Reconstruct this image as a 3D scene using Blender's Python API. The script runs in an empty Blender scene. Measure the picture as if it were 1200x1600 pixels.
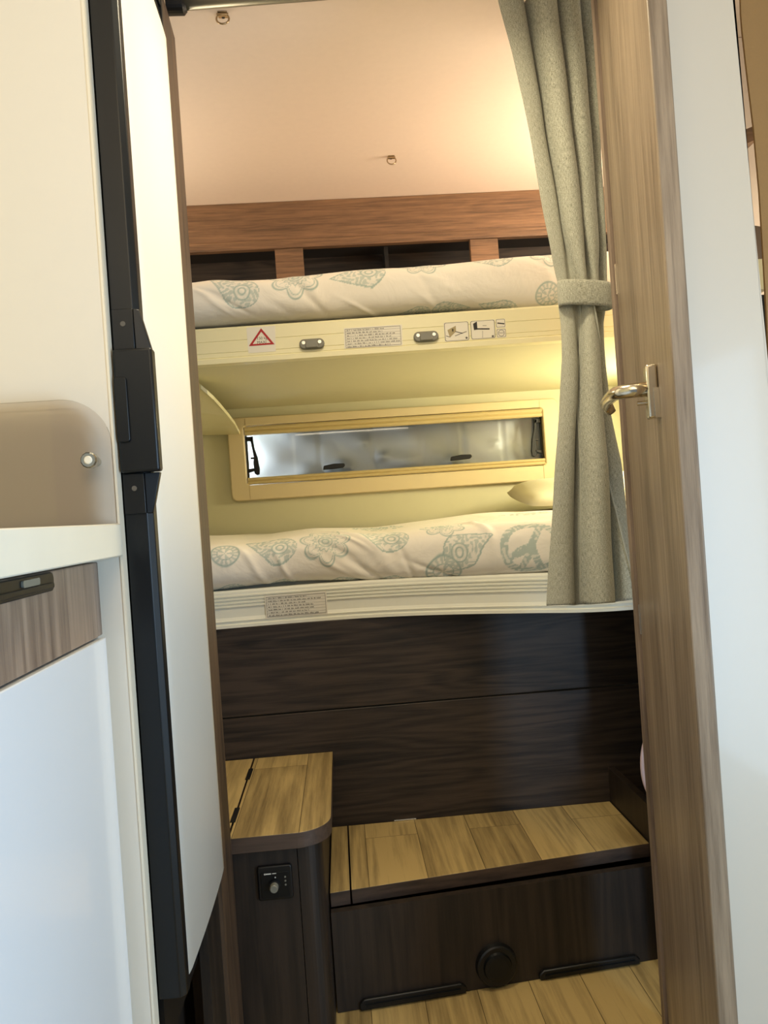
import bpy, bmesh, math, random
import numpy as np
from mathutils import Vector, Matrix
random.seed(4)
R = math.radians
scene = bpy.context.scene
col = scene.collection

# ---------------------------------------------------------------- camera
CAM = Vector((0.0, 0.0, 0.95))
YAW, ROLL, FPX = R(3.34), R(4.0), 1200.0
F_ = Vector((math.sin(YAW), math.cos(YAW), 0)); R0 = Vector((math.cos(YAW), -math.sin(YAW), 0)); U0 = Vector((0, 0, 1))
RC = math.cos(ROLL) * R0 - math.sin(ROLL) * U0
UC = math.sin(ROLL) * R0 + math.cos(ROLL) * U0
cam_d = bpy.data.cameras.new('camera'); cam = bpy.data.objects.new('camera', cam_d); col.objects.link(cam)
cam_d.sensor_fit = 'VERTICAL'; cam_d.sensor_height = 36; cam_d.lens = 36 * FPX / 1600; cam_d.clip_start = 0.02
m3 = Matrix((RC, UC, -F_)).transposed(); mm = m3.to_4x4(); mm.translation = CAM
cam.matrix_world = mm
scene.camera = cam

def at(px, py, x=None, y=None, z=None):
    """point of the place seen at a pixel of the photo, on a known plane of the place"""
    d = F_ + RC * ((px - 600) / FPX) + UC * ((800 - py) / FPX)
    if y is not None: t = (y - CAM.y) / d.y
    elif x is not None: t = (x - CAM.x) / d.x
    else: t = (z - CAM.z) / d.z
    return CAM + d * t

# ---------------------------------------------------------------- view, world, lights
scene.view_settings.view_transform = 'Standard'; scene.view_settings.look = 'None'
scene.view_settings.exposure = 0.5; scene.view_settings.gamma = 1; scene.view_settings.use_curve_mapping = False
w = bpy.data.worlds.new('world'); scene.world = w; w.use_nodes = True
bg = w.node_tree.nodes['Background']; bg.inputs[0].default_value = (0.62, 0.78, 1.0, 1); bg.inputs[1].default_value = 0.22

def area(name, loc, rot, sx, sy, power, color, spread=180):
    l = bpy.data.lights.new(name, 'AREA'); l.shape = 'RECTANGLE'; l.size = sx; l.size_y = sy
    l.energy = power; l.color = color; l.spread = R(spread)
    o = bpy.data.objects.new(name, l); col.objects.link(o); o.location = loc; o.rotation_euler = rot
    return o
area('entry_door_daylight', (1.05, -0.10, 0.75), (R(90), 0, R(90)), 0.6, 1.1, 18.0, (0.50, 0.73, 1.0))
area('ceiling_lamp_light', (0.0, 0.05, 1.89), (0, 0, 0), 0.5, 0.6, 3.0, (1.0, 0.79, 0.46))
area('aisle_fill_light', (0.12, 1.06, 1.90), (R(8), 0, 0), 0.16, 0.16, 3.6, (1.0, 0.87, 0.60), 150)  # added fill overhead, out of view, brightens bunk fronts and treads
area('rear_uplight_fill', (0.0, -0.50, 1.62), (R(132), 0, 0), 1.2, 0.2, 6.0, (1.0, 0.84, 0.60))  # unseen uplight added behind the camera to lift the ceiling
area('reading_lamp_light', (1.02, 2.1, 1.22), (0, R(70), 0), 0.12, 0.3, 4.6, (1.0, 0.92, 0.62))
area('upper_bunk_fill_light', (1.10, 1.87, 1.60), (0, R(94), 0), 0.2, 0.4, 7.5, (1.0, 0.87, 0.68))  # added light hidden by the curtain, raises the ceiling over the bunk
area('upper_bunk_far_fill_light', (-0.82, 1.90, 1.62), (0, R(-96), 0), 0.2, 0.5, 2.2, (1.0, 0.87, 0.68))  # second hidden fill, added to even out the ceiling at the left
area('washroom_fill_light', (1.10, 1.42, 1.40), (0, R(90), 0), 0.4, 0.15, 1.0, (1.0, 0.85, 0.62))  # added fill, keeps the gap beyond the white panel from going black
area('window_daylight', (-0.36, 2.595, 1.17), (0, R(-90), R(8)), 0.2, 0.03, 1.0, (0.85, 0.93, 1.0))

# ---------------------------------------------------------------- materials
def s2l(c): return tuple((v / 255 / 12.92) if v / 255 <= 0.04045 else ((v / 255 + 0.055) / 1.055) ** 2.4 for v in c)
def newmat(name):
    m = bpy.data.materials.new(name); m.use_nodes = True
    return m, m.node_tree, m.node_tree.nodes['Principled BSDF']
def N(t, kind, **kw):
    n = t.nodes.new(kind)
    for k, v in kw.items(): setattr(n, k, v)
    return n
def plain(name, rgb, rough=0.5, metal=0.0, var=0.04, scale=30, bump=0.0, coat=0.0, spec=0.5):
    m, t, b = newmat(name); c = s2l(rgb)
    tc = N(t, 'ShaderNodeTexCoord'); nz = N(t, 'ShaderNodeTexNoise'); nz.inputs['Scale'].default_value = scale; nz.inputs['Detail'].default_value = 4
    t.links.new(tc.outputs['Object'], nz.inputs['Vector'])
    mx = N(t, 'ShaderNodeMix', data_type='RGBA')
    mx.inputs[6].default_value = tuple(v * (1 - var) for v in c) + (1,); mx.inputs[7].default_value = tuple(min(1, v * (1 + var)) for v in c) + (1,)
    t.links.new(nz.outputs['Fac'], mx.inputs[0]); t.links.new(mx.outputs[2], b.inputs['Base Color'])
    b.inputs['Roughness'].default_value = rough; b.inputs['Metallic'].default_value = metal
    b.inputs['Coat Weight'].default_value = coat; b.inputs['Coat Roughness'].default_value = 0.08; b.inputs['Specular IOR Level'].default_value = spec
    if bump:
        bp = N(t, 'ShaderNodeBump'); bp.inputs['Strength'].default_value = bump; bp.inputs['Distance'].default_value = 0.002
        t.links.new(nz.outputs['Fac'], bp.inputs['Height']); t.links.new(bp.outputs[0], b.inputs['Normal'])
    return m
def wood(name, dark, light, axis, rough=0.45, planks=None, bump=0.25, gs=1.0, spec=0.5, ring=0.35):
    """grain drawn out along one axis (0 x, 1 y, 2 z); planks=(width, length) adds board joints lying in the xy plane"""
    m, t, b = newmat(name)
    tc = N(t, 'ShaderNodeTexCoord'); L = t.links.new
    vec = tc.outputs['Object']
    plank_fac = None
    if planks:
        mp0 = N(t, 'ShaderNodeMapping'); L(vec, mp0.inputs[0]); mp0.inputs['Rotation'].default_value = (0, 0, R(90)); mp0.inputs['Location'].default_value = (0.03, 0.11, 0)
        br = N(t, 'ShaderNodeTexBrick'); L(mp0.outputs[0], br.inputs[0])
        br.inputs['Scale'].default_value = 1; br.inputs['Brick Width'].default_value = planks[1]; br.inputs['Row Height'].default_value = planks[0]
        br.inputs['Mortar Size'].default_value = 0.0007; br.inputs['Color1'].default_value = (0, 0, 0, 1); br.inputs['Color2'].default_value = (1, 1, 1, 1)
        br.inputs['Mortar'].default_value = (0.0, 0.0, 0.0, 1)
        sc_ = N(t, 'ShaderNodeVectorMath', operation='SCALE'); L(br.outputs['Color'], sc_.inputs[0]); sc_.inputs['Scale'].default_value = 7.3
        ad = N(t, 'ShaderNodeVectorMath', operation='ADD'); L(vec, ad.inputs[0]); L(sc_.outputs[0], ad.inputs[1]); vec = ad.outputs[0]
        plank_fac = br.outputs['Color']
    mp = N(t, 'ShaderNodeMapping'); s = [55 * gs] * 3; s[axis] = 2.2 * gs; mp.inputs['Scale'].default_value = s; L(vec, mp.inputs[0])
    n1 = N(t, 'ShaderNodeTexNoise'); n1.inputs['Scale'].default_value = 1.6; n1.inputs['Detail'].default_value = 8; n1.inputs['Roughness'].default_value = 0.72; L(mp.outputs[0], n1.inputs['Vector'])
    mp2 = N(t, 'ShaderNodeMapping'); s2 = [9 * gs] * 3; s2[axis] = 0.8 * gs; mp2.inputs['Scale'].default_value = s2; L(vec, mp2.inputs[0])
    n2 = N(t, 'ShaderNodeTexNoise'); n2.inputs['Scale'].default_value = 1.0; n2.inputs['Detail'].default_value = 2; L(mp2.outputs[0], n2.inputs['Vector'])
    wv = N(t, 'ShaderNodeMath', operation='MULTIPLY'); L(n2.outputs['Fac'], wv.inputs[0]); wv.inputs[1].default_value = 60
    sn = N(t, 'ShaderNodeMath', operation='SINE'); L(wv.outputs[0], sn.inputs[0])
    m1 = N(t, 'ShaderNodeMath', operation='MULTIPLY_ADD'); L(sn.outputs[0], m1.inputs[0]); m1.inputs[1].default_value = ring * 0.3
    L(n1.outputs['Fac'], m1.inputs[2])
    m2 = N(t, 'ShaderNodeMath', operation='MULTIPLY_ADD'); L(n2.outputs['Fac'], m2.inputs[0]); m2.inputs[1].default_value = 0.5; L(m1.outputs[0], m2.inputs[2])
    fac = m2.outputs[0]
    if plank_fac:
        m3_ = N(t, 'ShaderNodeMath', operation='MULTIPLY_ADD'); L(plank_fac, m3_.inputs[0]); m3_.inputs[1].default_value = 0.22; L(fac, m3_.inputs[2]); fac = m3_.outputs[0]
    cr = N(t, 'ShaderNodeValToRGB'); cr.color_ramp.elements[0].position = 0.48; cr.color_ramp.elements[1].position = 1.0 if plank_fac else 0.95
    cr.color_ramp.elements[0].color = s2l(dark) + (1,); cr.color_ramp.elements[1].color = s2l(light) + (1,)
    L(fac, cr.inputs[0])
    out = cr.outputs[0]
    if planks:
        mj = N(t, 'ShaderNodeMix', data_type='RGBA'); L(br.outputs['Fac'], mj.inputs[0]); L(out, mj.inputs[6]); mj.inputs[7].default_value = tuple(v * 0.6 for v in s2l(dark)) + (1,); out = mj.outputs[2]
    L(out, b.inputs['Base Color'])
    bp = N(t, 'ShaderNodeBump'); bp.inputs['Strength'].default_value = bump; bp.inputs['Distance'].default_value = 0.001; L(n1.outputs['Fac'], bp.inputs['Height']); L(bp.outputs[0], b.inputs['Normal'])
    b.inputs['Roughness'].default_value = rough; b.inputs['Specular IOR Level'].default_value = spec
    return m
M = {}
M['ceiling'] = plain('ceiling_board', (228, 210, 194), 0.8, var=0.03, scale=60, bump=0.1)
M['wall'] = plain('wall_cream', (214, 208, 172), 0.6, var=0.02)
M['oakfloor'] = wood('oak_floor', (100, 82, 50), (188, 163, 108), 1, 0.42, planks=(0.105, 0.62), ring=0.2)
M['oaktread'] = wood('oak_tread', (102, 84, 52), (192, 167, 112), 1, 0.42, planks=(0.118, 0.85), ring=0.2)
M['shaded_x'] = wood('shaded_walnut_horizontal', (17, 14, 12), (66, 54, 45), 0, 0.5, gs=1.6)  # same laminate as the walnut, with shade put into its colour
M['shaded_z'] = wood('shaded_walnut_vertical', (18, 15, 12), (50, 40, 32), 2, 0.5)  # vertical grain, shade on the lower fronts put into the colour
M['walnut_x'] = wood('walnut_horizontal', (70, 52, 38), (138, 104, 76), 0, 0.5, gs=2.0, ring=0.12)
M['walnut_z'] = wood('walnut_vertical', (44, 34, 26), (98, 76, 56), 2, 0.5)  # whole tone darkened for the shade on the partition's lower part
M['grey_z'] = wood('grey_walnut_vertical', (92, 76, 66), (160, 140, 122), 2, 0.45, ring=0.25)
M['door_z'] = wood('light_grey_walnut', (98, 82, 66), (162, 143, 120), 2, 0.42, ring=0.15, gs=1.4)
M['edge_x'] = wood('tread_edging', (46, 36, 30), (84, 67, 55), 0, 0.5)
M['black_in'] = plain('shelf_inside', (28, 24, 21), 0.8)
M['cream'] = plain('cream_laminate', (226, 218, 202), 0.38, var=0.01, coat=0.15)
M['edge_cream'] = plain('cream_edge', (232, 222, 200), 0.4, var=0.01)
M['greige'] = plain('greige_laminate', (196, 190, 178), 0.45, var=0.01)
M['white_gloss'] = plain('white_gloss', (236, 233, 224), 0.42, var=0.005, coat=0.0, spec=0.35)
M['white_door'] = plain('white_semi_gloss', (226, 230, 234), 0.24, var=0.005, coat=0.5)
M['stone'] = plain('pale_stone', (226, 222, 206), 0.4, var=0.06, scale=12)
M['black'] = plain('black_plastic', (7, 11, 14), 0.38, var=0.05, spec=0.4)
M['black_sat'] = plain('black_satin', (8, 9, 10), 0.45, var=0.05)
M['rail'] = plain('cream_aluminium', (234, 226, 184), 0.36, var=0.01, spec=0.6)
M['rail2'] = plain('white_aluminium', (232, 230, 214), 0.36, var=0.01, spec=0.6)
M['grey_pl'] = plain('grey_plastic', (122, 120, 108), 0.4)
M['screw'] = plain('screw_metal', (200, 198, 186), 0.25, metal=1)
M['sticker'] = plain('sticker_white', (228, 222, 206), 0.4, var=0.01)
M['red'] = plain('sign_red', (170, 22, 26), 0.45)
M['ink'] = plain('print_grey', (92, 86, 76), 0.6)
M['ink_dark'] = plain('print_black', (38, 32, 30), 0.6)
M['ink_tan'] = plain('print_tan', (168, 152, 112), 0.6)
M['frame'] = plain('window_frame_cream', (224, 204, 160), 0.42, var=0.01)
M['gold'] = plain('blind_cassette_gold', (210, 188, 134), 0.45, var=0.02, spec=0.6)
M['steel'] = plain('satin_nickel', (214, 204, 182), 0.2, metal=1, var=0.02)
M['hook'] = plain('hook_steel', (180, 160, 130), 0.25, metal=1)
M['sheet'] = plain('sheet_grey', (150, 152, 142), 0.9, bump=0.3)
M['mattress'] = plain('mattress_grey', (116, 120, 116), 0.9, bump=0.3)
M['pillow'] = plain('pillow_cream', (214, 206, 178), 0.9, bump=0.2)
M['brown_pad'] = plain('brown_fabric', (160, 128, 84), 0.9, bump=0.3, scale=300)
M['pink'] = plain('pale_rim', (224, 200, 204), 0.5)
M['rod'] = plain('rod_grey', (160, 156, 138), 0.3, metal=0.6)

def mat_glass():
    m, t, b = newmat('tinted_acrylic'); t.nodes.remove(b); out = t.nodes['Material Output']
    tr = N(t, 'ShaderNodeBsdfTransparent'); tr.inputs[0].default_value = (0.925, 0.905, 0.885, 1)
    gl = N(t, 'ShaderNodeBsdfGlossy'); gl.inputs['Roughness'].default_value = 0.04
    nz = N(t, 'ShaderNodeTexNoise'); nz.inputs['Scale'].default_value = 3
    fr = N(t, 'ShaderNodeFresnel'); fr.inputs[0].default_value = 1.45
    mx = N(t, 'ShaderNodeMixShader'); t.links.new(fr.outputs[0], mx.inputs[0]); t.links.new(tr.outputs[0], mx.inputs[1]); t.links.new(gl.outputs[0], mx.inputs[2])
    t.links.new(mx.outputs[0], out.inputs[0]); return m
M['acrylic'] = mat_glass()
def mat_pane():
    m, t, b = newmat('clear_pane'); t.nodes.remove(b); out = t.nodes['Material Output']
    tr = N(t, 'ShaderNodeBsdfTransparent'); tr.inputs[0].default_value = (0.95, 0.96, 0.97, 1)
    gl = N(t, 'ShaderNodeBsdfGlossy'); gl.inputs['Roughness'].default_value = 0.03
    fr = N(t, 'ShaderNodeFresnel'); fr.inputs[0].default_value = 1.45
    mx = N(t, 'ShaderNodeMixShader'); t.links.new(fr.outputs[0], mx.inputs[0]); t.links.new(tr.outputs[0], mx.inputs[1]); t.links.new(gl.outputs[0], mx.inputs[2])
    t.links.new(mx.outputs[0], out.inputs[0]); return m
M['pane'] = mat_pane()
def mat_foil():
    m, t, b = newmat('silver_foil'); c = N(t, 'ShaderNodeTexCoord'); L = t.links.new
    b.inputs['Base Color'].default_value = (0.72, 0.75, 0.76, 1); b.inputs['Metallic'].default_value = 0.35; b.inputs['Roughness'].default_value = 0.45
    n = N(t, 'ShaderNodeTexNoise'); n.inputs['Scale'].default_value = 18; n.inputs['Detail'].default_value = 5; L(c.outputs['Object'], n.inputs['Vector'])
    bp = N(t, 'ShaderNodeBump'); bp.inputs['Strength'].default_value = 0.25; bp.inputs['Distance'].default_value = 0.004; L(n.outputs['Fac'], bp.inputs['Height']); L(bp.outputs[0], b.inputs['Normal'])
    return m
M['foil'] = mat_foil()
def mat_curtain():
    m, t, b = newmat('curtain_linen'); L = t.links.new
    uv = N(t, 'ShaderNodeUVMap'); uv.uv_map = 'UVMap'
    mp = N(t, 'ShaderNodeMapping'); mp.inputs['Scale'].default_value = (260, 1100, 1); L(uv.outputs[0], mp.inputs[0])
    n1 = N(t, 'ShaderNodeTexNoise'); n1.inputs['Scale'].default_value = 1; n1.inputs['Detail'].default_value = 3; L(mp.outputs[0], n1.inputs['Vector'])
    mp2 = N(t, 'ShaderNodeMapping'); mp2.inputs['Scale'].default_value = (1100, 120, 1); L(uv.outputs[0], mp2.inputs[0])
    n2 = N(t, 'ShaderNodeTexNoise'); n2.inputs['Scale'].default_value = 1; n2.inputs['Detail'].default_value = 3; L(mp2.outputs[0], n2.inputs['Vector'])
    a = N(t, 'ShaderNodeMath', operation='ADD'); L(n1.outputs['Fac'], a.inputs[0]); L(n2.outputs['Fac'], a.inputs[1])
    cr = N(t, 'ShaderNodeValToRGB'); cr.color_ramp.elements[0].position = 0.36; cr.color_ramp.elements[1].position = 0.64
    h = N(t, 'ShaderNodeMath', operation='MULTIPLY'); L(a.outputs[0], h.inputs[0]); h.inputs[1].default_value = 0.5
    cr.color_ramp.elements[0].color = s2l((122, 122, 106)) + (1,); cr.color_ramp.elements[1].color = s2l((208, 206, 188)) + (1,)
    L(h.outputs[0], cr.inputs[0]); L(cr.outputs[0], b.inputs['Base Color'])
    b.inputs['Roughness'].default_value = 0.95; b.inputs['Specular IOR Level'].default_value = 0.15; b.inputs['Sheen Weight'].default_value = 0.2
    bp = N(t, 'ShaderNodeBump'); bp.inputs['Strength'].default_value = 0.3; bp.inputs['Distance'].default_value = 0.001; L(a.outputs[0], bp.inputs['Height']); L(bp.outputs[0], b.inputs['Normal'])
    return m
M['curtain'] = mat_curtain()
def mat_duvet():
    m, t, b = newmat('printed_cotton'); L = t.links.new
    at_ = N(t, 'ShaderNodeAttribute'); at_.attribute_name = 'print'
    mx = N(t, 'ShaderNodeMix', data_type='RGBA'); mx.inputs[6].default_value = s2l((240, 233, 220)) + (1,); mx.inputs[7].default_value = s2l((140, 168, 162)) + (1,)
    ms = N(t, 'ShaderNodeMath', operation='MULTIPLY'); ms.inputs[1].default_value = 0.82; L(at_.outputs['Fac'], ms.inputs[0]); L(ms.outputs[0], mx.inputs[0]); L(mx.outputs[2], b.inputs['Base Color'])
    b.inputs['Roughness'].default_value = 0.85; b.inputs['Specular IOR Level'].default_value = 0.2
    tc = N(t, 'ShaderNodeTexCoord'); n = N(t, 'ShaderNodeTexNoise'); n.inputs['Scale'].default_value = 9; n.inputs['Detail'].default_value = 5; n.inputs['Distortion'].default_value = 0.8
    L(tc.outputs['Object'], n.inputs['Vector']); bp = N(t, 'ShaderNodeBump'); bp.inputs['Strength'].default_value = 0.35; bp.inputs['Distance'].default_value = 0.02
    L(n.outputs['Fac'], bp.inputs['Height']); L(bp.outputs[0], b.inputs['Normal'])
    return m
M['duvet'] = mat_duvet()

# ---------------------------------------------------------------- builders
def meta(o, label=None, cat=None, group=None, kind=None):
    if label: o['label'] = label
    if cat: o['category'] = cat
    if group: o['group'] = group
    if kind: o['kind'] = kind
    return o
def thing(name, loc, label, cat, group=None):
    o = bpy.data.objects.new(name, None); o.empty_display_size = 0.05; col.objects.link(o); o.location = loc
    return meta(o, label, cat, group)
def wloc(o):
    v = Vector(o.location)
    if o.parent is not None: v = wloc(o.parent) if o.type == 'MESH' else v
    return v
def obj(name, bm, mat, parent=None, smooth=False, bevel=0.0, seg=2, label=None):
    bmesh.ops.remove_doubles(bm, verts=bm.verts, dist=1e-6)
    bmesh.ops.recalc_face_normals(bm, faces=bm.faces)
    me = bpy.data.meshes.new(name); bm.to_mesh(me); bm.free()
    for mt in (mat if isinstance(mat, (list, tuple)) else [mat]): me.materials.append(M[mt] if isinstance(mt, str) else mt)
    if smooth:
        for p in me.polygons: p.use_smooth = True
    o = bpy.data.objects.new(name, me); col.objects.link(o)
    if parent is not None:
        o.parent = parent
        if parent.type == 'EMPTY': o.matrix_parent_inverse = Matrix.Translation(-Vector(parent.location))
    if bevel:
        b = o.modifiers.new('bevel', 'BEVEL'); b.width = bevel; b.segments = seg; b.limit_method = 'ANGLE'; b.angle_limit = R(40)
        if not smooth:
            for p in me.polygons: p.use_smooth = True
            try: me.set_sharp_from_angle(angle=R(35))
            except Exception: pass
    if label: o['label'] = label
    return o
def box(bm, x0, x1, y0, y1, z0, z1, mi=0):
    vs = [bm.verts.new(p) for p in ((x0,y0,z0),(x1,y0,z0),(x1,y1,z0),(x0,y1,z0),(x0,y0,z1),(x1,y0,z1),(x1,y1,z1),(x0,y1,z1))]
    for f in ((0,3,2,1),(4,5,6,7),(0,1,5,4),(1,2,6,5),(2,3,7,6),(3,0,4,7)):
        fc = bm.faces.new([vs[i] for i in f]); fc.material_index = mi
    return vs
def bx(*a):
    bm = bmesh.new(); box(bm, *a); return bm
def prism(bm, pts, vec, mi=0):
    """closed polygon pts (3-D) extruded by vec"""
    vec = Vector(vec); a = [bm.verts.new(p) for p in pts]; b = [bm.verts.new(Vector(p) + vec) for p in pts]
    n = len(pts); f1 = bm.faces.new(a); f2 = bm.faces.new(b[::-1]); f1.material_index = f2.material_index = mi
    for i in range(n):
        f = bm.faces.new([a[i], a[(i+1) % n], b[(i+1) % n], b[i]]); f.material_index = mi
def tube(bm, pts, rad, seg=14, caps=True):
    pts = [Vector(p) for p in pts]; rs = rad if isinstance(rad, (list, tuple)) else [rad] * len(pts)
    prev = None; rings = []
    for i, p in enumerate(pts):
        d = (pts[min(i+1, len(pts)-1)] - pts[max(i-1, 0)]).normalized()
        if prev is None:
            u = d.orthogonal().normalized()
        else:
            u = (prev - d * prev.dot(d)).normalized()
        prev = u; v = d.cross(u)
        rings.append([bm.verts.new(p + (u * math.cos(2*math.pi*k/seg) + v * math.sin(2*math.pi*k/seg)) * rs[i]) for k in range(seg)])
    for a, b in zip(rings, rings[1:]):
        for k in range(seg): bm.faces.new([a[k], a[(k+1) % seg], b[(k+1) % seg], b[k]])
    if caps: bm.faces.new(rings[0][::-1]); bm.faces.new(rings[-1])
def sweep(path, prof):
    """prof (outward offset, z) carried along a plan path [(x,y)]; outward is towards -y"""
    bm = bmesh.new(); rows = []
    n = len(path)
    for i, (x, y) in enumerate(path):
        a = Vector(path[max(0, i-1)]); b = Vector(path[min(n-1, i+1)]); d = (b - a).normalized(); nn = Vector((d.y, -d.x))
        rows.append([bm.verts.new((x + nn.x * o, y + nn.y * o, z)) for o, z in prof])
    k = len(prof)
    for a, b in zip(rows, rows[1:]):
        for j in range(k): bm.faces.new([a[j], b[j], b[(j+1) % k], a[(j+1) % k]])
    bm.faces.new(rows[0]); bm.faces.new(rows[-1][::-1])
    return bm
def rrect(cx, cz, w_, h_, r, seg=6):
    out = []
    for qx, qz, a0 in ((1,1,0),(-1,1,90),(-1,-1,180),(1,-1,270)):
        for k in range(seg+1):
            a = R(a0 + 90*k/seg); out.append((cx + qx*(w_/2-r) + r*math.cos(a), cz + qz*(h_/2-r) + r*math.sin(a)))
    return out
def text_tris(s, size):
    cu = bpy.data.curves.new('lettering_tmp', 'FONT'); cu.body = s; cu.size = size; cu.align_x = 'CENTER'; cu.align_y = 'CENTER'
    o = bpy.data.objects.new('lettering_tmp', cu); col.objects.link(o)
    dg = bpy.context.evaluated_depsgraph_get(); dg.update(); me = bpy.data.meshes.new_from_object(o.evaluated_get(dg))
    vs = [tuple(v.co) for v in me.vertices]; fs = [tuple(p.vertices) for p in me.polygons]
    bpy.data.objects.remove(o); bpy.data.curves.remove(cu); bpy.data.meshes.remove(me)
    return vs, fs

# ================================================================ THE SETTING
CZ = 1.916; YB = 2.55; XL = -0.86; XR = 1.16; YF = -0.7
meta(obj('floor', bx(XL, XR, YF, 1.9, -0.03, 0.0), 'oakfloor'), kind='structure')
meta(obj('ceiling', bx(XL, XR, YF, YB, CZ, CZ+0.03), 'ceiling'), kind='structure')
meta(obj('wall_left', bx(XL-0.03, XL, YF, YB, -0.03, CZ+0.03), 'wall'), kind='structure')
meta(obj('wall_right', bx(XR, XR+0.03, YF, YB, -0.03, CZ+0.03), 'wall'), kind='structure')
# back wall with the window hole
wl, wr, wb, wt = -0.292, 0.700, 1.068, 1.262
bm = bmesh.new()
box(bm, XL, wl, YB, YB+0.03, 0, CZ); box(bm, wr, XR, YB, YB+0.03, 0, CZ)
box(bm, wl, wr, YB, YB+0.03, 0, wb); box(bm, wl, wr, YB, YB+0.03, wt, CZ)
meta(obj('wall_back', bm, 'wall'), kind='structure')

# window_1: frame ring with rounded corners, blind cassettes, pane, latches, stay arms
win = thing('window_1', (0.2, YB, 1.06), None, None); meta(win, 'long narrow camper window in a cream frame above the lower bunk', 'window', kind='structure'); del win['category']
yf = YB - 0.022
def ring(x0, x1, z0, z1, ro, ix0, ix1, iz0, iz1, ri, ya, yb, n=8):
    bm = bmesh.new()
    o_ = rrect((x0+x1)/2, (z0+z1)/2, x1-x0, z1-z0, ro, n); i_ = rrect((ix0+ix1)/2, (iz0+iz1)/2, ix1-ix0, iz1-iz0, ri, n)
    A = [bm.verts.new((x, ya, z)) for x, z in o_]; B = [bm.verts.new((x, ya, z)) for x, z in i_]
    C = [bm.verts.new((x, yb, z)) for x, z in o_]; D = [bm.verts.new((x, yb, z)) for x, z in i_]
    k = len(A)
    for i in range(k):
        j = (i+1) % k
        bm.faces.new([A[i], A[j], B[j], B[i]]); bm.faces.new([A[i], C[i], C[j], A[j]]); bm.faces.new([B[i], B[j], D[j], D[i]]); bm.faces.new([C[i], D[i], D[j], C[j]])
    return bm
obj('window_frame', ring(-0.345, 0.755, 1.018, 1.290, 0.02, wl, wr, wb, wt, 0.012, yf, YB+0.03), 'frame', win, bevel=0.004)
for xx in (-0.286, 0.690):
    bm = bmesh.new(); box(bm, xx, xx+0.0012, yf-0.0006, yf+0.001, 1.022, wb); box(bm, xx, xx+0.0012, yf-0.0006, yf+0.001, wt, 1.286)
    obj('frame_seam', bm, plain('seam_tan', (186, 160, 112), 0.6), win)
def cassette(z0, z1):
    prof = []
    n = 12
    for i in range(n+1):
        s = i / n; prof.append((0.006 + 0.005*abs(math.sin(2*math.pi*s)), z0 + (z1-z0)*s))
    prof += [(-0.012, z1), (-0.012, z0)]
    return sweep([(wl+0.002, YB-0.012), (wr-0.002, YB-0.012)], prof)
obj('blind_cassette', cassette(1.232, 1.260), 'gold', win)
obj('blind_cassette', cassette(1.070, 1.092), 'gold', win)
obj('pane', bx(wl, wr, YB+0.012, YB+0.016, 1.085, 1.24), 'pane', win)
for ltx in (522, 720):
    p = at(ltx, 729 if ltx < 600 else 715, y=YB)
    bm = bmesh.new()
    prism(bm, [(p.x-0.037, YB-0.012, p.z-0.009), (p.x-0.034, YB-0.012, p.z+0.004), (p.x, YB-0.012, p.z+0.009), (p.x+0.034, YB-0.012, p.z+0.008), (p.x+0.037, YB-0.012, p.z+0.001), (p.x+0.03, YB-0.012, p.z-0.006), (p.x, YB-0.012, p.z-0.008)], (0, 0.012, 0))
    obj('window_latch', bm, 'black_sat', win, bevel=0.002)
def arm(xe, sgn):
    bm = bmesh.new(); y0 = YB-0.004
    def P(pts, th=0.012): prism(bm, [(xe + sgn*a, y0, b) for a, b in pts], (0, th, 0))
    P([(0, 1.092), (0.005, 1.092), (0.005, 1.232), (0, 1.232)], 0.014)
    P([(0, 1.228), (0.024, 1.228), (0.024, 1.212), (0, 1.214)])
    P([(0.014, 1.226), (0.023, 1.226), (0.027, 1.188), (0.035, 1.160), (0.040, 1.120), (0.038, 1.103), (0.030, 1.100), (0.022, 1.106), (0.020, 1.14), (0.023, 1.16), (0.019, 1.19)])
    P([(0.0, 1.108), (0.028, 1.116), (0.028, 1.124), (0.0, 1.122)])
    P([(0.012, 1.154), (0.026, 1.154), (0.026, 1.160), (0.012, 1.160)])
    obj('stay_arm', bm, 'black_sat', win, bevel=0.0015)
arm(wl+0.002, 1); arm(wr-0.002, -1)

# silver thermal mat hanging outside the pane
nx, nz = 150, 40; bm = bmesh.new(); g = []
for j in range(nz+1):
    row = []
    for i in range(nx+1):
        x = -0.42 + 1.25*i/nx; z = 0.98 + 0.38*j/nz
        y = YB + 0.075
        for bx_, bz_, br_, bh in ((0.02, 1.112, 0.028, 0.02), (-0.02, 1.11, 0.018, 0.012), (0.55, 1.16, 0.02, 0.006), (0.1, 1.19, 0.03, 0.006), (0.40, 1.105, 0.035, 0.012), (0.62, 1.075, 0.09, 0.022), (-0.1, 1.11, 0.04, 0.008), (0.16, 1.14, 0.02, 0.01), (0.25, 1.12, 0.05, 0.008)):
            d2 = ((x-bx_)**2 + ((z-bz_)*1.6)**2) / br_**2
            y -= bh*math.exp(-d2)
        y -= 0.003*math.sin(x*31+z*7) * math.sin(z*40+x*5)
        for sx in (-0.05, 0.13, 0.30, 0.44, 0.58, 0.66):
            y += 0.003*math.exp(-((x-sx)/0.004)**2)
        row.append(bm.verts.new((x, y, z)))
    g.append(row)
for j in range(nz):
    for i in range(nx): bm.faces.new([g[j][i], g[j][i+1], g[j+1][i+1], g[j+1][i]])
fo = obj('thermal_mat', bm, 'foil', smooth=True); md = fo.modifiers.new('thick', 'SOLIDIFY'); md.thickness = 0.004; md.offset = 1
meta(fo, 'silver quilted thermal mat hung outside the window pane', 'window cover')

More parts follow.
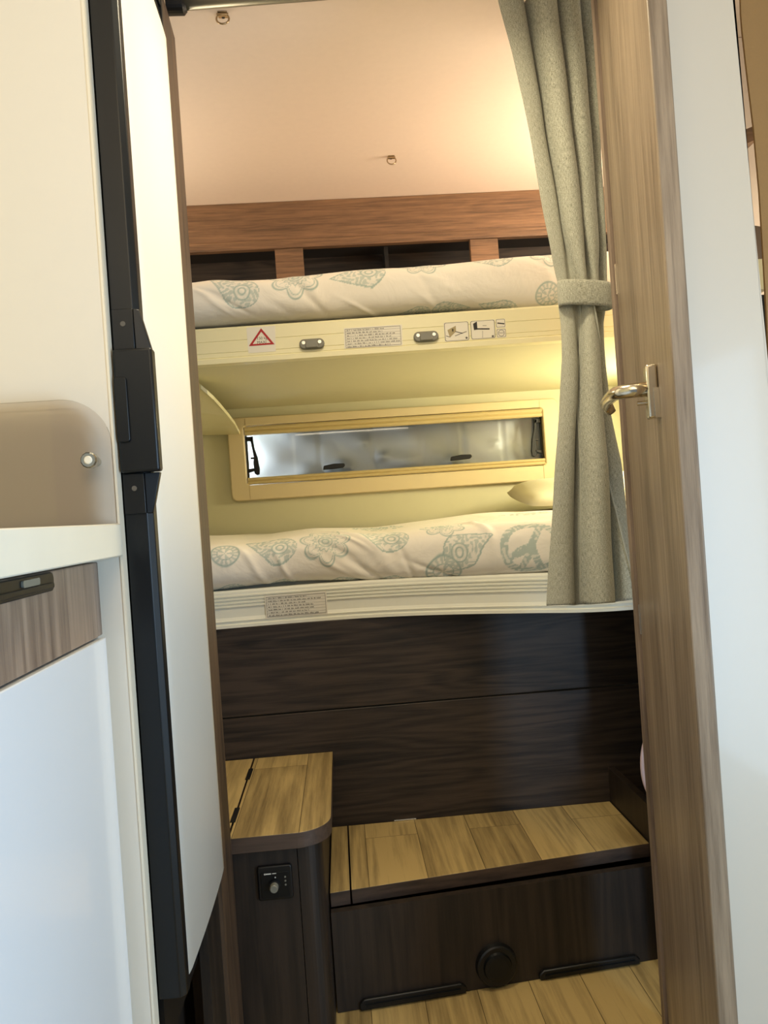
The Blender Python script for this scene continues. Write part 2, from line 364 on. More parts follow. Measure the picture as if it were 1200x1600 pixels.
# ================================================================ BUNKS
# --- upper bunk
ub = thing('bunk_bed', (0.3, 2.15, 1.32), 'upper fixed bunk with cream front rail, grey brackets and stickers', 'bunk bed', 'bunks across the rear')
UPA = Vector((-0.82, 1.825)); UPB = Vector((1.12, 1.727)); ud = (UPB-UPA).normalized(); un = Vector((ud.y, -ud.x))
def yrail(x): return UPA.y + (UPB.y-UPA.y)*(x-UPA.x)/(UPB.x-UPA.x)
def groove(z, d=0.0012, h=0.0012): return [(0, z-h), (-d, z-h*0.4), (-d, z+h*0.4), (0, z+h)]
prof = [(0.005, 1.318), (0.005, 1.329), (0.003, 1.3305), (-0.001, 1.3305), (-0.001, 1.3325), (0, 1.3335)] + groove(1.343) + groove(1.370) + [(0, 1.398), (-0.004, 1.403), (-0.025, 1.403), (-0.025, 1.318)]
obj('front_rail', sweep([tuple(UPA), tuple(UPB)], prof), 'rail', ub)
bm = bmesh.new(); prism(bm, [(UPA.x, UPA.y+0.026, 1.322), (UPB.x, UPB.y+0.026, 1.322), (UPB.x, YB, 1.322), (UPA.x, YB, 1.322)], (0, 0, 0.02))
obj('base_board', bm, 'wall', ub)
def RP(p, off=0.0):   # (u along x, z) on the upper rail's face
    return Vector((p[0] + un.x*off, yrail(p[0]) + un.y*off, p[1]))
def railpt(px, py):
    x = 0.1
    for _ in range(5): q = at(px, py, y=yrail(x)); x = q.x
    return q
def patch(poly, off0, off1, pt=RP):
    bm = bmesh.new(); prism(bm, [pt(p, off0) for p in poly], (un.x*(off1-off0), un.y*(off1-off0), 0)); return bm
def plate(pxs, name, mat, off=0.0006, parent=None):
    q = [railpt(*p) for p in pxs]; return obj(name, patch([(v.x, v.z) for v in q], 0.0, off), mat, parent or ub)
# warning sticker with red triangle
wsn = plate([(385, 512), (430, 509), (431, 549), (388, 552)], 'warning_sticker', 'sticker')
def polyring(pts, wd):
    c = Vector((sum(p[0] for p in pts)/len(pts), sum(p[1] for p in pts)/len(pts)))
    return [(c.x+(p[0]-c.x)*wd, c.y+(p[1]-c.y)*wd) for p in pts]
tri = [(v.x, v.z) for v in (railpt(408, 513), railpt(429, 538), railpt(389, 541))]
tin = polyring(tri, 0.70); bm = bmesh.new()
for i in range(3):
    j = (i+1) % 3; prism(bm, [RP(tri[i], 0.0006), RP(tri[j], 0.0006), RP(tin[j], 0.0006), RP(tin[i], 0.0006)], (un.x*0.0004, un.y*0.0004, 0))
obj('red_triangle', bm, 'red', wsn)
def lettering(strs, mat, parent, off=0.0007, pt=RP):
    bm = bmesh.new()
    for s, cx, cz, size, slope in strs:
        vs, fs = text_tris(s, size)
        V = [bm.verts.new(pt((cx+v[0], cz+v[1]+v[0]*slope), off)) for v in vs]
        for f in fs:
            try: bm.faces.new([V[i] for i in f])
            except ValueError: pass
    r = obj('lettering', bm, mat, parent); return r
q1 = railpt(410, 528.5); q2 = railpt(409, 535)
lettering([('150 kg', q1.x-0.001, q1.z, 0.0092, 0), ('MAXI', q2.x, q2.z, 0.0092, 0)], 'ink_dark', wsn)
# grey fold brackets
def bracket(px, py):
    c = railpt(px, py); L_ = 0.058; 
    b = obj('rail_bracket', patch(rrect(c.x, c.z, L_, 0.024, 0.0115), 0.0, 0.008), 'grey_pl', ub, bevel=0.003, label='grey plastic bracket on the upper rail')
    bm = bmesh.new(); prism(bm, [RP(p, 0.008) for p in rrect(c.x, c.z-0.001, L_*0.5, 0.019, 0.003)], (un.x*0.005, un.y*0.005, 0)); obj('grip', bm, 'grey_pl', b, bevel=0.002)
    for s in (-1, 1):
        bm = bmesh.new(); prism(bm, [RP(p, 0.008) for p in rrect(c.x+s*0.0185, c.z+0.003, 0.008, 0.008, 0.0039)], (un.x*0.0015, un.y*0.0015, 0)); obj('screw', bm, 'screw', b)
bracket(487.5, 538); bracket(665.5, 526.5)
# text sticker: rows of fine print too small to read
def fineprint(x0, x1, z0, z1, rows, pt, nv, parent, seed, slope=0.0):
    rnd = random.Random(seed); bm = bmesh.new(); w_ = x1-x0; h_ = z1-z0
    def q(a, b, c, d, o=0.0007):
        prism(bm, [pt((a, b), o), pt((c, b), o), pt((c, d), o), pt((a, d), o)], (nv[0]*0.0002, nv[1]*0.0002, 0))
    for (a, b, c, d) in ((x0, z0, x1, z0+0.0008), (x0, z1-0.0008, x1, z1), (x0, z0, x0+0.0008, z1), (x1-0.0008, z0, x1, z1)): q(a, b, c, d)
    for r in range(rows):
        zz = z1 - h_*(r+0.62)/rows; x = x0 + 0.004; end = x0 + w_*(0.62+0.33*rnd.random())
        q(x0, zz-h_/rows*0.38, x1, zz-h_/rows*0.38+0.0003)
        while x < end:
            l = rnd.choice((0.003, 0.005, 0.007, 0.010))
            for k in range(int(l/0.0016)):
                hh = rnd.choice((0.0018, 0.0024, 0.0030)); q(x+k*0.0016, zz-0.001, x+k*0.0016+0.0010, zz-0.001+hh)
            x += l + 0.0018
    return obj('fine_print', bm, 'ink', parent)
st = plate([(537, 513), (628, 507), (629, 540), (538, 545)], 'text_sticker', 'sticker')
a_ = railpt(539, 528); b_ = railpt(627, 524)
zt = railpt(583, 511).z; zb = railpt(583, 542).z
fineprint(a_.x+0.001, b_.x-0.001, zb+0.001, zt-0.001, 7, RP, un, st, 3)
# pictogram stickers
def outline(poly, wd, mat, parent, pt=RP, nm='border'):
    inn = polyring(poly, wd); bm = bmesh.new(); n = len(poly)
    for i in range(n):
        j = (i+1) % n; bm.faces.new([bm.verts.new(pt(p, 0.0008)) for p in (poly[i], poly[j], inn[j], inn[i])])
    return obj(nm, bm, mat, parent)
def flat(polys, mat, parent, nm, off=0.0009):
    bm = bmesh.new()
    for pl in polys: bm.faces.new([bm.verts.new(RP(p, off)) for p in pl])
    return obj(nm, bm, mat, parent)
def bar(a, b, wd):
    a = Vector(a); b = Vector(b); d = (b-a).normalized(); n = Vector((-d.y, d.x))*wd/2
    return [tuple(a+n), tuple(b+n), tuple(b-n), tuple(a-n)]
def px2(*pts): return [(lambda v: (v.x, v.z))(railpt(*p)) for p in pts]
pg = plate([(693, 504.5), (731, 502), (733.5, 531.5), (695.5, 534.5)], 'pictogram_sticker', 'sticker')
c0 = railpt(713.5, 518); outline(rrect(c0.x, c0.z, 0.056, 0.043, 0.004), 0.96, 'ink', pg)
flat([px2((699, 516), (712, 509), (712.5, 518), (703, 527.5)), ], 'ink_tan', pg, 'bed_drawing')
flat([bar(*px2((711, 518), (723, 521)), 0.0016), bar(*px2((711, 525), (729, 518)), 0.0012), bar(*px2((697, 525), (704, 527)), 0.0012)] + [px2((706, 514), (708.5, 514), (708.5, 518.5), (706, 518.5))], 'ink_dark', pg, 'figure_lines')
flat([rrect(railpt(729, 528).x, railpt(729, 528).z, 0.005, 0.005, 0.0024, 3)], 'ink', pg, 'dot')
pg = plate([(735, 502), (772.5, 499), (774, 528), (737, 531)], 'pictogram_sticker', 'sticker')
c0 = railpt(754.5, 515); outline(rrect(c0.x, c0.z, 0.056, 0.042, 0.004), 0.96, 'ink', pg)
flat([px2((739, 506), (745, 502.5), (746, 515), (740.5, 516)), bar(*px2((745, 514), (765, 514)), 0.003)], 'ink_dark', pg, 'bed_drawing')
flat([bar(*px2((754, 517), (754, 528)), 0.0008), bar(*px2((754, 509), (760, 509)), 0.001), rrect(railpt(770, 525.5).x, railpt(770, 525.5).z, 0.005, 0.005, 0.0024, 3)], 'ink', pg, 'figure_lines')
pg = plate([(774.5, 499), (789, 498), (790, 511.5), (775.5, 512.5)], 'pictogram_sticker', 'sticker')
c0 = railpt(782, 505); outline(rrect(c0.x, c0.z, 0.021, 0.0185, 0.003), 0.92, 'ink', pg)
flat([bar(*px2((777, 505), (788, 506)), 0.0028)], 'ink_dark', pg, 'bed_drawing')
pg = plate([(775.5, 514), (790, 513), (791, 527), (776.5, 528)], 'pictogram_sticker', 'sticker')
c0 = railpt(783.3, 520.5); outline(rrect(c0.x, c0.z, 0.021, 0.0185, 0.003), 0.92, 'ink', pg)
outline(rrect(c0.x, c0.z, 0.015, 0.015, 0.0074, 4), 0.86, 'ink', pg, nm='circle')
lettering([('MAX', c0.x, c0.z, 0.0055, 0)], 'ink', pg, 0.001)

# --- lower bunk with bowed rail
lb = thing('bunk_bed', (0.3, 2.15, 0.704), 'lower bunk with bowed white ribbed front rail and one text sticker', 'bunk bed', 'bunks across the rear')
pth = [(-0.82, 1.79)] + [(v.x, v.y) for v in (at(px, py, z=0.704) for px, py in ((342, 983), (420, 976), (520, 968), (620, 962), (720, 959), (800, 957.8), (860, 957), (900, 957), (950, 955), (995, 952)))] + [(0.8, 1.655), (1.12, 1.655)]
# smooth the path
P2 = []
for i in range(len(pth)-1):
    for k in range(6):
        t_ = k/6; P2.append((pth[i][0]*(1-t_)+pth[i+1][0]*t_, pth[i][1]*(1-t_)+pth[i+1][1]*t_))
P2.append(pth[-1])
for _ in range(14): P2 = [P2[0]] + [((P2[i-1][0]+2*P2[i][0]+P2[i+1][0])/4, (P2[i-1][1]+2*P2[i][1]+P2[i+1][1])/4) for i in range(1, len(P2)-1)] + [P2[-1]]
prof = [(0.006, 0.704), (0.006, 0.711), (0.002, 0.713)]
for z in (0.7195,): prof += [(0.002, z-0.002), (0.0045, z-0.001), (0.0045, z+0.001), (0.002, z+0.002)]
prof += [(0.0, 0.728), (0.0, 0.748)]
for z in (0.7535, 0.7615, 0.7695, 0.7775): prof += [(0.0, z-0.003), (0.0035, z-0.0015), (0.0035, z+0.0015), (0.0, z+0.003)]
prof += [(0.0, 0.786), (-0.004, 0.791), (-0.025, 0.791), (-0.025, 0.704)]
obj('front_rail', sweep(P2, prof), 'rail2', lb)
bm = bmesh.new(); prism(bm, [(x, y+0.026, 0.715) for x, y in P2] + [(1.12, YB, 0.715), (-0.82, YB, 0.715)], (0, 0, 0.02)); obj('base_board', bm, 'wall', lb)
def ylow(x):
    for a, b in zip(P2, P2[1:]):
        if a[0] <= x <= b[0]: return a[1] + (b[1]-a[1])*(x-a[0])/(b[0]-a[0])
    return 1.8
def LP(p, off=0.0): return Vector((p[0], ylow(p[0])-0.0046-off, p[1]))
bm = bmesh.new(); sx0, sx1 = at(413, 955, y=1.79).x, at(511, 948, y=1.79).x; n_ = 10
sz0, sz1 = 0.7185, 0.7735
gA = [[bm.verts.new(LP((sx0+(sx1-sx0)*i/n_, z), 0.0004)) for i in range(n_+1)] for z in (sz0, sz1)]
for i in range(n_): bm.faces.new([gA[0][i], gA[0][i+1], gA[1][i+1], gA[1][i]])
ls = obj('text_sticker', bm, 'sticker', lb)
fineprint(sx0+0.003, sx1-0.003, sz0+0.004, sz1-0.004, 7, LP, (0, -1), ls, 8)

# --- mattresses
mt = obj('mattress', bx(-0.80, 1.10, 1.90, YB-0.01, 1.345, 1.43), 'mattress', bevel=0.02, seg=3); meta(mt, 'grey mattress under the printed duvet on the upper bunk', 'mattress', 'bunk mattresses')
bm = bmesh.new(); prism(bm, [(x, y+0.035, 0.738) for x, y in P2[1:-1]] + [(1.10, YB-0.01, 0.738), (-0.80, YB-0.01, 0.738)], (0, 0, 0.075))
mt = obj('mattress', bm, 'sheet', bevel=0.012); meta(mt, 'pale mattress under the printed duvet on the lower bunk', 'mattress', 'bunk mattresses')

# --- duvets: rolled front edge, printed with paisleys and flowers
def motif(kind, U, V, cu, cv, r, rot):
    a = math.radians(rot); x = ((U-cu)*math.cos(a) + (V-cv)*math.sin(a))/r; y = (-(U-cu)*math.sin(a) + (V-cv)*math.cos(a))/r
    rr = np.hypot(x, y); th = np.arctan2(y, x); ink = np.zeros_like(x)
    def line(d, w_): return np.clip(1.25 - np.abs(d)/w_, 0, 1)
    sw = 0.5 + 0.5*np.sin(x*17+2.2*np.sin(y*11))*np.sin(y*15+2.0*np.sin(x*9))
    fil = np.where(sw > 0.52, 0.75, 0.12)
    if kind == 'flower':
        b = 0.72 + 0.28*np.abs(np.cos(3.5*th)); ink = np.maximum(line(rr-b, 0.045), line(rr-b*0.86, 0.022))
        ink = np.maximum(ink, line(rr-0.46-0.05*np.cos(14*th), 0.035)); ink = np.maximum(ink, np.where((rr > 0.5) & (rr < b*0.74) & (np.abs(np.sin(10.5*th)) < 0.22), 0.6, 0))
        ink = np.maximum(ink, line(rr-0.13, 0.045)); ink = np.maximum(ink, line(rr-0.27, 0.03)); ink = np.maximum(ink, np.where(rr < 0.43, fil*0.6, 0)); ink = np.maximum(ink, np.where((rr < b) , 0.08, 0))
    elif kind == 'paisley':
        wdt = np.where(x > 0, 0.72*np.sqrt(np.clip(1-(x/0.85)**2, 0, 1)), 0.72*np.clip(1+x/1.25, 0, 1)**0.85)
        yy = y - 0.28*np.clip(-x, 0, 2)**1.6; ins = np.abs(yy) < wdt
        ink = np.where(ins, fil*0.85, 0); ink = np.maximum(ink, np.where(ins & (np.abs(np.abs(yy)-wdt) < 0.06), 0.9, 0))
        r2 = np.hypot(x-0.2, yy); ink = np.where(ins, np.maximum(ink*np.where(r2 < 0.32, 0.4, 1), np.maximum(line(r2-0.3, 0.04), line(r2-0.14, 0.04))), ink)
    elif kind == 'circle':
        ink = np.maximum(line(rr-0.95, 0.07), line(rr-0.55, 0.04)); ink = np.maximum(ink, np.where((rr > 0.58) & (rr < 0.9), np.where(np.sin(16*th) > 0, 0.6, 0.1), 0)); ink = np.maximum(ink, np.where((rr < 0.5) & (np.cos(5*th) > 0.2), 0.6, 0))
    elif kind == 'peace':
        m_ = (rr > 0.74) & (rr < 1.0)
        m_ |= (rr < 0.85) & (np.abs(x) < 0.115)
        for sg in (-1, 1):
            dx = x*math.cos(R(45)) - sg*y*math.sin(R(45))*-1
            d = np.abs(x*math.cos(R(45)) - sg*(-y)*math.sin(R(45))); m_ |= (rr < 0.85) & (y < 0.1) & (d < 0.115) & (sg*x > -0.1)
        ink = np.where(m_, np.where(sw > 0.38, 0.8, 0.3), 0)
    return ink
def duvet(name, fx, ztop, zbot, motifs, yfront, back, wr_amp, label, seed, sag=0.0, bulge=0.085, yend=2.52):
    x0, x1 = -0.80, 1.08; nu, nv = 900, 150
    xs = np.linspace(x0, x1, nu); s = np.linspace(0, 1, nv); U, S = np.meshgrid(xs, s)
    zt_ = np.interp(xs, fx, ztop); zb_ = np.interp(xs, fx, zbot); k_ = np.ones(25)/25
    zt_ = np.convolve(np.pad(zt_, 12, 'edge'), k_, 'valid'); zb_ = np.convolve(np.pad(zb_, 12, 'edge'), k_, 'valid')
    yfx = np.array([yfront(x) for x in xs]); Zt = zt_[None, :]; Zb = zb_[None, :]; H = (Zt-Zb)
    sf = 0.62                                        # share of the rows on the rolled edge
    th = np.clip(S/sf, 0, 1)*(math.pi*0.98) - math.pi/2
    ce = np.sign(np.cos(th))*np.abs(np.cos(th))**0.62; se = np.sign(np.sin(th))*np.abs(np.sin(th))**0.8
    yc = yfx[None, :] + bulge
    Y = yc - bulge*ce; Z = (Zt+Zb)/2 + H/2*se
    tb = np.clip((S-sf)/(1-sf), 0, 1); Y = np.where(S > sf, yc + tb*(yend-yc), Y)
    Z = np.where(S > sf, Zt + 0.0*tb + back*np.sin(tb*math.pi*0.9)*(0.6+0.4*np.sin(U*6+seed)), Z)
    V = np.where(S <= sf, S/sf*(math.pi/2)*0.125, (math.pi/2)*0.125 + tb*(YB-yc))   # cloth metres across
    rng = np.random.RandomState(seed); w_ = np.zeros_like(U)
    for i in range(26):
        cx = rng.uniform(x0, x1); ang = rng.uniform(-1.35, -0.35); ln = rng.uniform(0.05, 0.13); wd = rng.uniform(0.006, 0.016); cv = rng.uniform(0.0, 0.2)
        px_ = (U-cx)*math.cos(ang)+(V-cv)*math.sin(ang); py_ = -(U-cx)*math.sin(ang)+(V-cv)*math.cos(ang) + 1.2*px_**2
        dens = np.where(cx < 0.35, 1.0, 0.35)
        w_ += dens*rng.choice((-1, 1, 1))*rng.uniform(0.4, 1)*np.exp(-(px_/ln)**2-(py_/wd)**2)
    for i in range(10):
        f = rng.uniform(4, 22); ph = rng.uniform(0, 6); w_ += 0.16*np.sin(U*f + V*rng.uniform(-30, 30) + ph)
    W = wr_amp*w_; Y = Y - W*np.clip(ce, 0, 1)*np.where(S > sf, 0, 1); Z = Z + W*np.where(S > sf, 1.0, se*0.5)
    ink = np.zeros_like(U)
    for mo in motifs: ink = np.maximum(ink, motif(mo[0], U, V, *mo[1:]))
    co = np.stack([U, Y, Z], -1).reshape(-1, 3)
    idx = np.arange(nu*nv).reshape(nv, nu); q = np.stack([idx[:-1, :-1], idx[:-1, 1:], idx[1:, 1:], idx[1:, :-1]], -1).reshape(-1, 4)
    me = bpy.data.meshes.new(name); me.vertices.add(len(co)); me.vertices.foreach_set('co', co.ravel())
    me.loops.add(q.size); me.loops.foreach_set('vertex_index', q.ravel().astype(np.int32))
    me.polygons.add(len(q)); me.polygons.foreach_set('loop_start', np.arange(0, q.size, 4, dtype=np.int32)); me.polygons.foreach_set('loop_total', np.full(len(q), 4, dtype=np.int32))
    me.update(calc_edges=True); me.polygons.foreach_set('use_smooth', np.ones(len(q), dtype=bool))
    at_ = me.attributes.new('print', 'FLOAT', 'POINT'); at_.data.foreach_set('value', ink.ravel().astype(np.float32))
    me.materials.append(M['duvet']); o = bpy.data.objects.new(name, me); col.objects.link(o)
    return meta(o, label, 'duvet', 'printed duvets on the bunks')
def stations(pts_top, pts_bot, y0):
    fx = []; zt = []; 
    for p in pts_top: v = at(p[0], p[1], y=y0+0.085); fx.append(v.x); zt.append(v.z)
    bxs = []; zb = []
    for p in pts_bot: v = at(p[0], p[1], y=y0+0.03); bxs.append(v.x); zb.append(v.z)
    return fx, zt, list(np.interp(fx, bxs, zb))
fx, zt1, zb1 = stations([(305, 452), (345, 446), (370, 448), (420, 445), (500, 437), (560, 432), (640, 427), (720, 421), (800, 415), (875, 410)], [(305, 507), (350, 506), (390, 502), (440, 501), (520, 497), (600, 492), (660, 488), (740, 485), (800, 488), (875, 489)], 1.775)
def mx(px, py, y0): return at(px, py, y=y0).x
U_ = lambda px, py: mx(px, py, 1.78)
duvet('duvet', fx, zt1, zb1, [
    ('paisley', U_(372, 470), 0.115, 0.060, 160+180), ('flower', U_(463, 455), 0.150, 0.062, 10), ('paisley', U_(570, 448), 0.140, 0.062, 25),
    ('flower', U_(662, 432), 0.175, 0.055, 30), ('paisley', U_(772, 428), 0.165, 0.055, 10), ('flower', U_(862, 418), 0.175, 0.055, 0), ('circle', U_(853, 472), 0.065, 0.030, 0),
    ('paisley', U_(700, 480), 0.025, 0.042, 200), ('paisley', U_(655, 483), 0.015, 0.036, 20), ('paisley', U_(785, 481), 0.022, 0.045, 0), ('flower', 0.75, 0.1, 0.06, 0), ('flower', U_(480, 420), 0.42, 0.06, 0)],
    lambda x: 1.770 - 0.04*max(0, x), 0.01, 0.0045, 'cream duvet with pale teal print rolled on the upper bunk', 3, yend=2.34)
fx, zt2, zb2 = stations([(335, 850), (385, 850), (430, 843), (480, 834), (530, 832), (600, 832), (680, 824), (760, 818), (860, 808)], [(338, 926), (400, 919), (450, 915), (520, 914), (580, 914), (640, 911), (700, 906), (780, 898), (860, 888)], 1.76)
def yfl(x): return ylow(x) - 0.012
U_ = lambda px, py: mx(px, py, 1.75)
duvet('duvet', fx, zt2, zb2, [
    ('paisley', U_(425, 858), 0.140, 0.062, -12), ('flower', U_(508, 856), 0.145, 0.060, 15), ('paisley', U_(606, 843), 0.155, 0.062, -15),
    ('flower', U_(696, 826), 0.190, 0.050, 20), ('paisley', U_(722, 862), 0.110, 0.055, 130+90), ('circle', U_(693, 880), 0.062, 0.040, 0), ('peace', U_(818, 861), 0.105, 0.064, -25),
    ('paisley', U_(352, 908), 0.022, 0.040, 30), ('circle', U_(345, 862), 0.135, 0.034, 0), ('paisley', U_(438, 910), 0.016, 0.042, 20), ('paisley', U_(540, 903), 0.02, 0.042, 200), ('paisley', U_(622, 900), 0.02, 0.05, 180), ('flower', 0.75, 0.1, 0.06, 0), ('flower', 0.1, 0.45, 0.07, 0), ('paisley', 0.5, 0.42, 0.07, 0)],
    yfl, 0.018, 0.0085, 'cream duvet with teal print and peace sign on the lower bunk', 11)

# pillow at the right end of the lower bunk
bm = bmesh.new(); rows = []
for j in range(17):
    row = []
    for i in range(25):
        u = i/24*2-1; v = j/16*2-1; e = (1-abs(u)**3.2)**0.5*(1-abs(v)**3.2)**0.5 if abs(u) < 1 and abs(v) < 1 else 0
        row.append((u, v, e))
    rows.append(row)
top = [[bm.verts.new((0.80+0.27*u*(1-0.06*v*v), 2.30+0.17*v*(1-0.06*u*u), 0.937+0.055*e+0.008*math.sin(7*u+4*v)*e + 0.05*(v+1)/2)) for u, v, e in r] for r in rows]
bot = [[bm.verts.new((0.80+0.27*u*(1-0.06*v*v), 2.30+0.17*v*(1-0.06*u*u), 0.937-0.015*e + 0.05*(v+1)/2)) for u, v, e in r] for r in rows]
for gg in (top, bot):
    for j in range(16):
        for i in range(24): bm.faces.new([gg[j][i], gg[j][i+1], gg[j+1][i+1], gg[j+1][i]])
meta(obj('pillow', bm, 'pillow', smooth=True), 'cream pillow at the right end of the lower bunk beside the curtain', 'pillow')

# corner shelf beside the window: thin rounded board
edge = [at(375, 679, y=YB-0.012)] 
for px_, py_, zz in ((367, 664, 1.236), (356, 650, 1.246), (345, 637, 1.256), (334, 625, 1.266), (324, 616, 1.278), (314, 607.5, 1.292), (305, 601, 1.305)):
    edge.append(at(px_, py_, z=zz))
bm = bmesh.new()
prism(bm, [tuple(p) for p in edge] + [(XL+0.002, edge[-1].y, 1.33), (XL+0.002, YB-0.012, 1.26)], (0, 0, 0.011))
bmesh.ops.triangulate(bm, faces=[f for f in bm.faces if len(f.verts) > 4])
meta(obj('corner_shelf', bm, 'rail'), 'pale rounded corner board jutting from behind the left panel beside window', 'shelf')

# ================================================================ OVERHEAD SHELF UNIT
ov = thing('overhead_cabinet', (0.2, 2.45, 1.5), 'brown wooden open shelf unit under the ceiling above the upper bunk', 'shelf unit')
YO = 2.35
zf0 = at(600, 380, y=YO).z
obj('fascia', bx(XL+0.002, XR-0.002, YO, YO+0.018, zf0+0.026, CZ-0.001), 'walnut_x', ov)
obj('lower_lip', bx(XL+0.002, XR-0.002, YO-0.004, YO+0.02, zf0-0.001, zf0+0.026), 'walnut_x', ov, bevel=0.002)
for a, b in ((430, 474), (736, 780)):
    x0 = at(a, 405, y=YO).x; x1 = at(b, 403, y=YO).x
    obj('divider', bx(x0, x1, YO, YO+0.02, 1.46, zf0-0.001), 'walnut_x', ov, bevel=0.002)
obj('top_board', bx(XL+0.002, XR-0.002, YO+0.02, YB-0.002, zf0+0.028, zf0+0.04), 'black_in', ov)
bm = bmesh.new(); box(bm, XL+0.002, XR-0.002, YB-0.014, YB-0.002, 1.445, zf0+0.028); obj('back_board', bm, 'shaded_x', ov)
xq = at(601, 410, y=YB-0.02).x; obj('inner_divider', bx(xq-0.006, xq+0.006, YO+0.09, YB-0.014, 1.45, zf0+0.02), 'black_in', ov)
obj('inner_ledge', bx(XL+0.002, XR-0.002, YB-0.07, YB-0.015, 1.62, 1.632), 'shaded_x', ov)

# ceiling hooks
def hook(px, py, label):
    p = at(px, py, z=CZ); t = thing('ceiling_hook', (p.x, p.y, CZ), label, 'hook', 'ceiling hooks')
    bm = bmesh.new(); box(bm, p.x-0.009, p.x+0.009, p.y-0.010, p.y+0.010, CZ-0.002, CZ); obj('plate', bm, 'hook', t, bevel=0.0006)
    bm = bmesh.new(); tube(bm, [(p.x+0.012*math.cos(a*2*math.pi/20), p.y-0.006+0.004*math.sin(a*2*math.pi/20), CZ-0.013+0.012*math.sin(a*2*math.pi/20)) for a in range(21)], 0.0018, 8, False); obj('ring', bm, 'hook', t, smooth=True)
    bm = bmesh.new(); box(bm, p.x-0.011, p.x+0.011, p.y-0.008, p.y-0.002, CZ-0.007, CZ-0.002); obj('keeper', bm, 'hook', t, bevel=0.001)
    bm = bmesh.new(); tube(bm, [(p.x, p.y+0.006, CZ-0.002), (p.x, p.y+0.006, CZ-0.0035)], 0.003, 10); obj('screw', bm, 'black_sat', t)
    return t
hk = hook(348, 22, 'metal ring hook on the ceiling nearest the curtain rail')
p2 = at(611, 245, z=CZ)
h2 = hk.copy(); col.objects.link(h2); h2.location = (p2.x, p2.y, CZ); h2['label'] = 'metal ring hook on the ceiling just before the overhead cabinet'
for ch in list(hk.children):
    c = ch.copy(); col.objects.link(c); c.parent = h2; c.matrix_parent_inverse = ch.matrix_parent_inverse.copy()

# ================================================================ FRONT PANEL AND STEPS
YP = 1.815
pn = thing('bunk_front_panel', (0.3, YP, 0.0), 'dark brown plank panel closing the front under the lower bunk', 'panel')
zg = at(350, 1123, y=YP).z
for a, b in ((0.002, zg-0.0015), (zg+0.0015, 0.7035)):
    obj('plank', bx(XL+0.002, XR-0.002, YP, YP+0.018, a, b), 'shaded_x', pn, bevel=0.0015)
hp = at(633, 1281, y=YP); bm = bmesh.new(); tube(bm, [(hp.x-0.026, YP-0.004, hp.z+0.002), (hp.x+0.026, YP-0.004, hp.z+0.002)], 0.0014, 8)
obj('hinge', bm, 'steel', pn)

# left locker with rounded front corner
zl = 0.397
lk = thing('step_locker', (-0.2, 1.6, 0.0), 'dark wooden locker step at the left with oak lid and rounded corner', 'locker')
def roundpoly(x0, x1, y0, y1, r, n=8):
    pts = [(x0, y1), (x0, y0)]
    for k in range(n+1):
        a = R(-90 + 90*k/n); pts.append((x1-r+r*math.cos(a), y0+r+r*math.sin(a)))
    return pts + [(x1, y1)]
lf = at(362, 1303, z=zl); lr = at(440, 1293, z=zl); yl0 = 1.362; xs_ = -0.238
def slab(name, poly, z0, z1, parent, topmat='oaktread', sidemat='edge_x', bevel=0.001):
    bm = bmesh.new(); prism(bm, [(x, y, z0) for x, y in poly], (0, 0, z1-z0))
    bm.normal_update()
    for f in bm.faces: f.material_index = 0 if abs(f.normal.z) > 0.9 else 1
    return obj(name, bm, [topmat, sidemat], parent, bevel=bevel)
slab('lid', [(-0.236, YP-0.004), (-0.233, yl0), *roundpoly(-0.233, -0.054, yl0, YP-0.004, 0.062, 10)[2:]], zl-0.028, zl, lk)
slab('lid_strip', [(-0.45, YP-0.004), (-0.45, yl0), (-0.2365, yl0), (-0.2395, YP-0.004)], zl-0.028, zl, lk)
for yh in (1.70, 1.47):
    obj('hinge', bx(-0.241, -0.231, yh-0.035, yh+0.035, zl-0.006, zl+0.0012), 'black_sat', lk)
obj('front_panel', bx(-0.45, -0.118, 1.385, 1.40, 0.001, zl-0.029), 'shaded_z', lk)
bm = bmesh.new(); pts = [(-0.1165, 1.40), (-0.1165, 1.385)] + [(-0.072-0.03+0.03*math.cos(R(-90+90*k/8)), 1.385+0.03+0.03*math.sin(R(-90+90*k/8))) for k in range(9)] + [(-0.072, YP-0.004), (-0.087, YP-0.004), (-0.087, 1.42), (-0.09, 1.405)]
prism(bm, [(x, y, 0.001) for x, y in pts], (0, 0, zl-0.030)); bmesh.ops.triangulate(bm, faces=[f for f in bm.faces if len(f.verts) > 4])
obj('rounded_side_panel', bm, 'shaded_z', lk)
# heater control
cp = thing('heater_control_panel', (-0.17, 1.385, 0.29), 'small black square heater control with a silver knob on the locker', 'control panel')
def CPt(px, py, off=0.0): v = at(px, py, y=1.385-off); return v
c4 = [CPt(*p) for p in ((402, 1353), (454, 1346), (459, 1399), (407, 1407))]
cxm = sum(v.x for v in c4)/4; czm = sum(v.z for v in c4)/4; W_ = 0.062; H_ = 0.061
cp.location = (cxm, 1.385, czm-H_/2)
bm = bmesh.new(); prism(bm, [(x, 1.3849, z) for x, z in rrect(cxm, czm, W_, H_, 0.005)], (0, -0.008, 0)); obj('housing', bm, 'black_sat', cp, bevel=0.0025)
bm = bmesh.new(); prism(bm, [(x, 1.3768, z) for x, z in rrect(cxm, czm-0.003, W_-0.012, H_-0.016, 0.003)], (0, -0.0012, 0)); obj('face_plate', bm, 'black', cp, bevel=0.0005)
bm = bmesh.new(); tube(bm, [(cxm-0.001, 1.3755, czm-0.003), (cxm-0.001, 1.370, czm-0.003)], 0.010, 24); obj('knob_collar', bm, 'black_sat', cp)
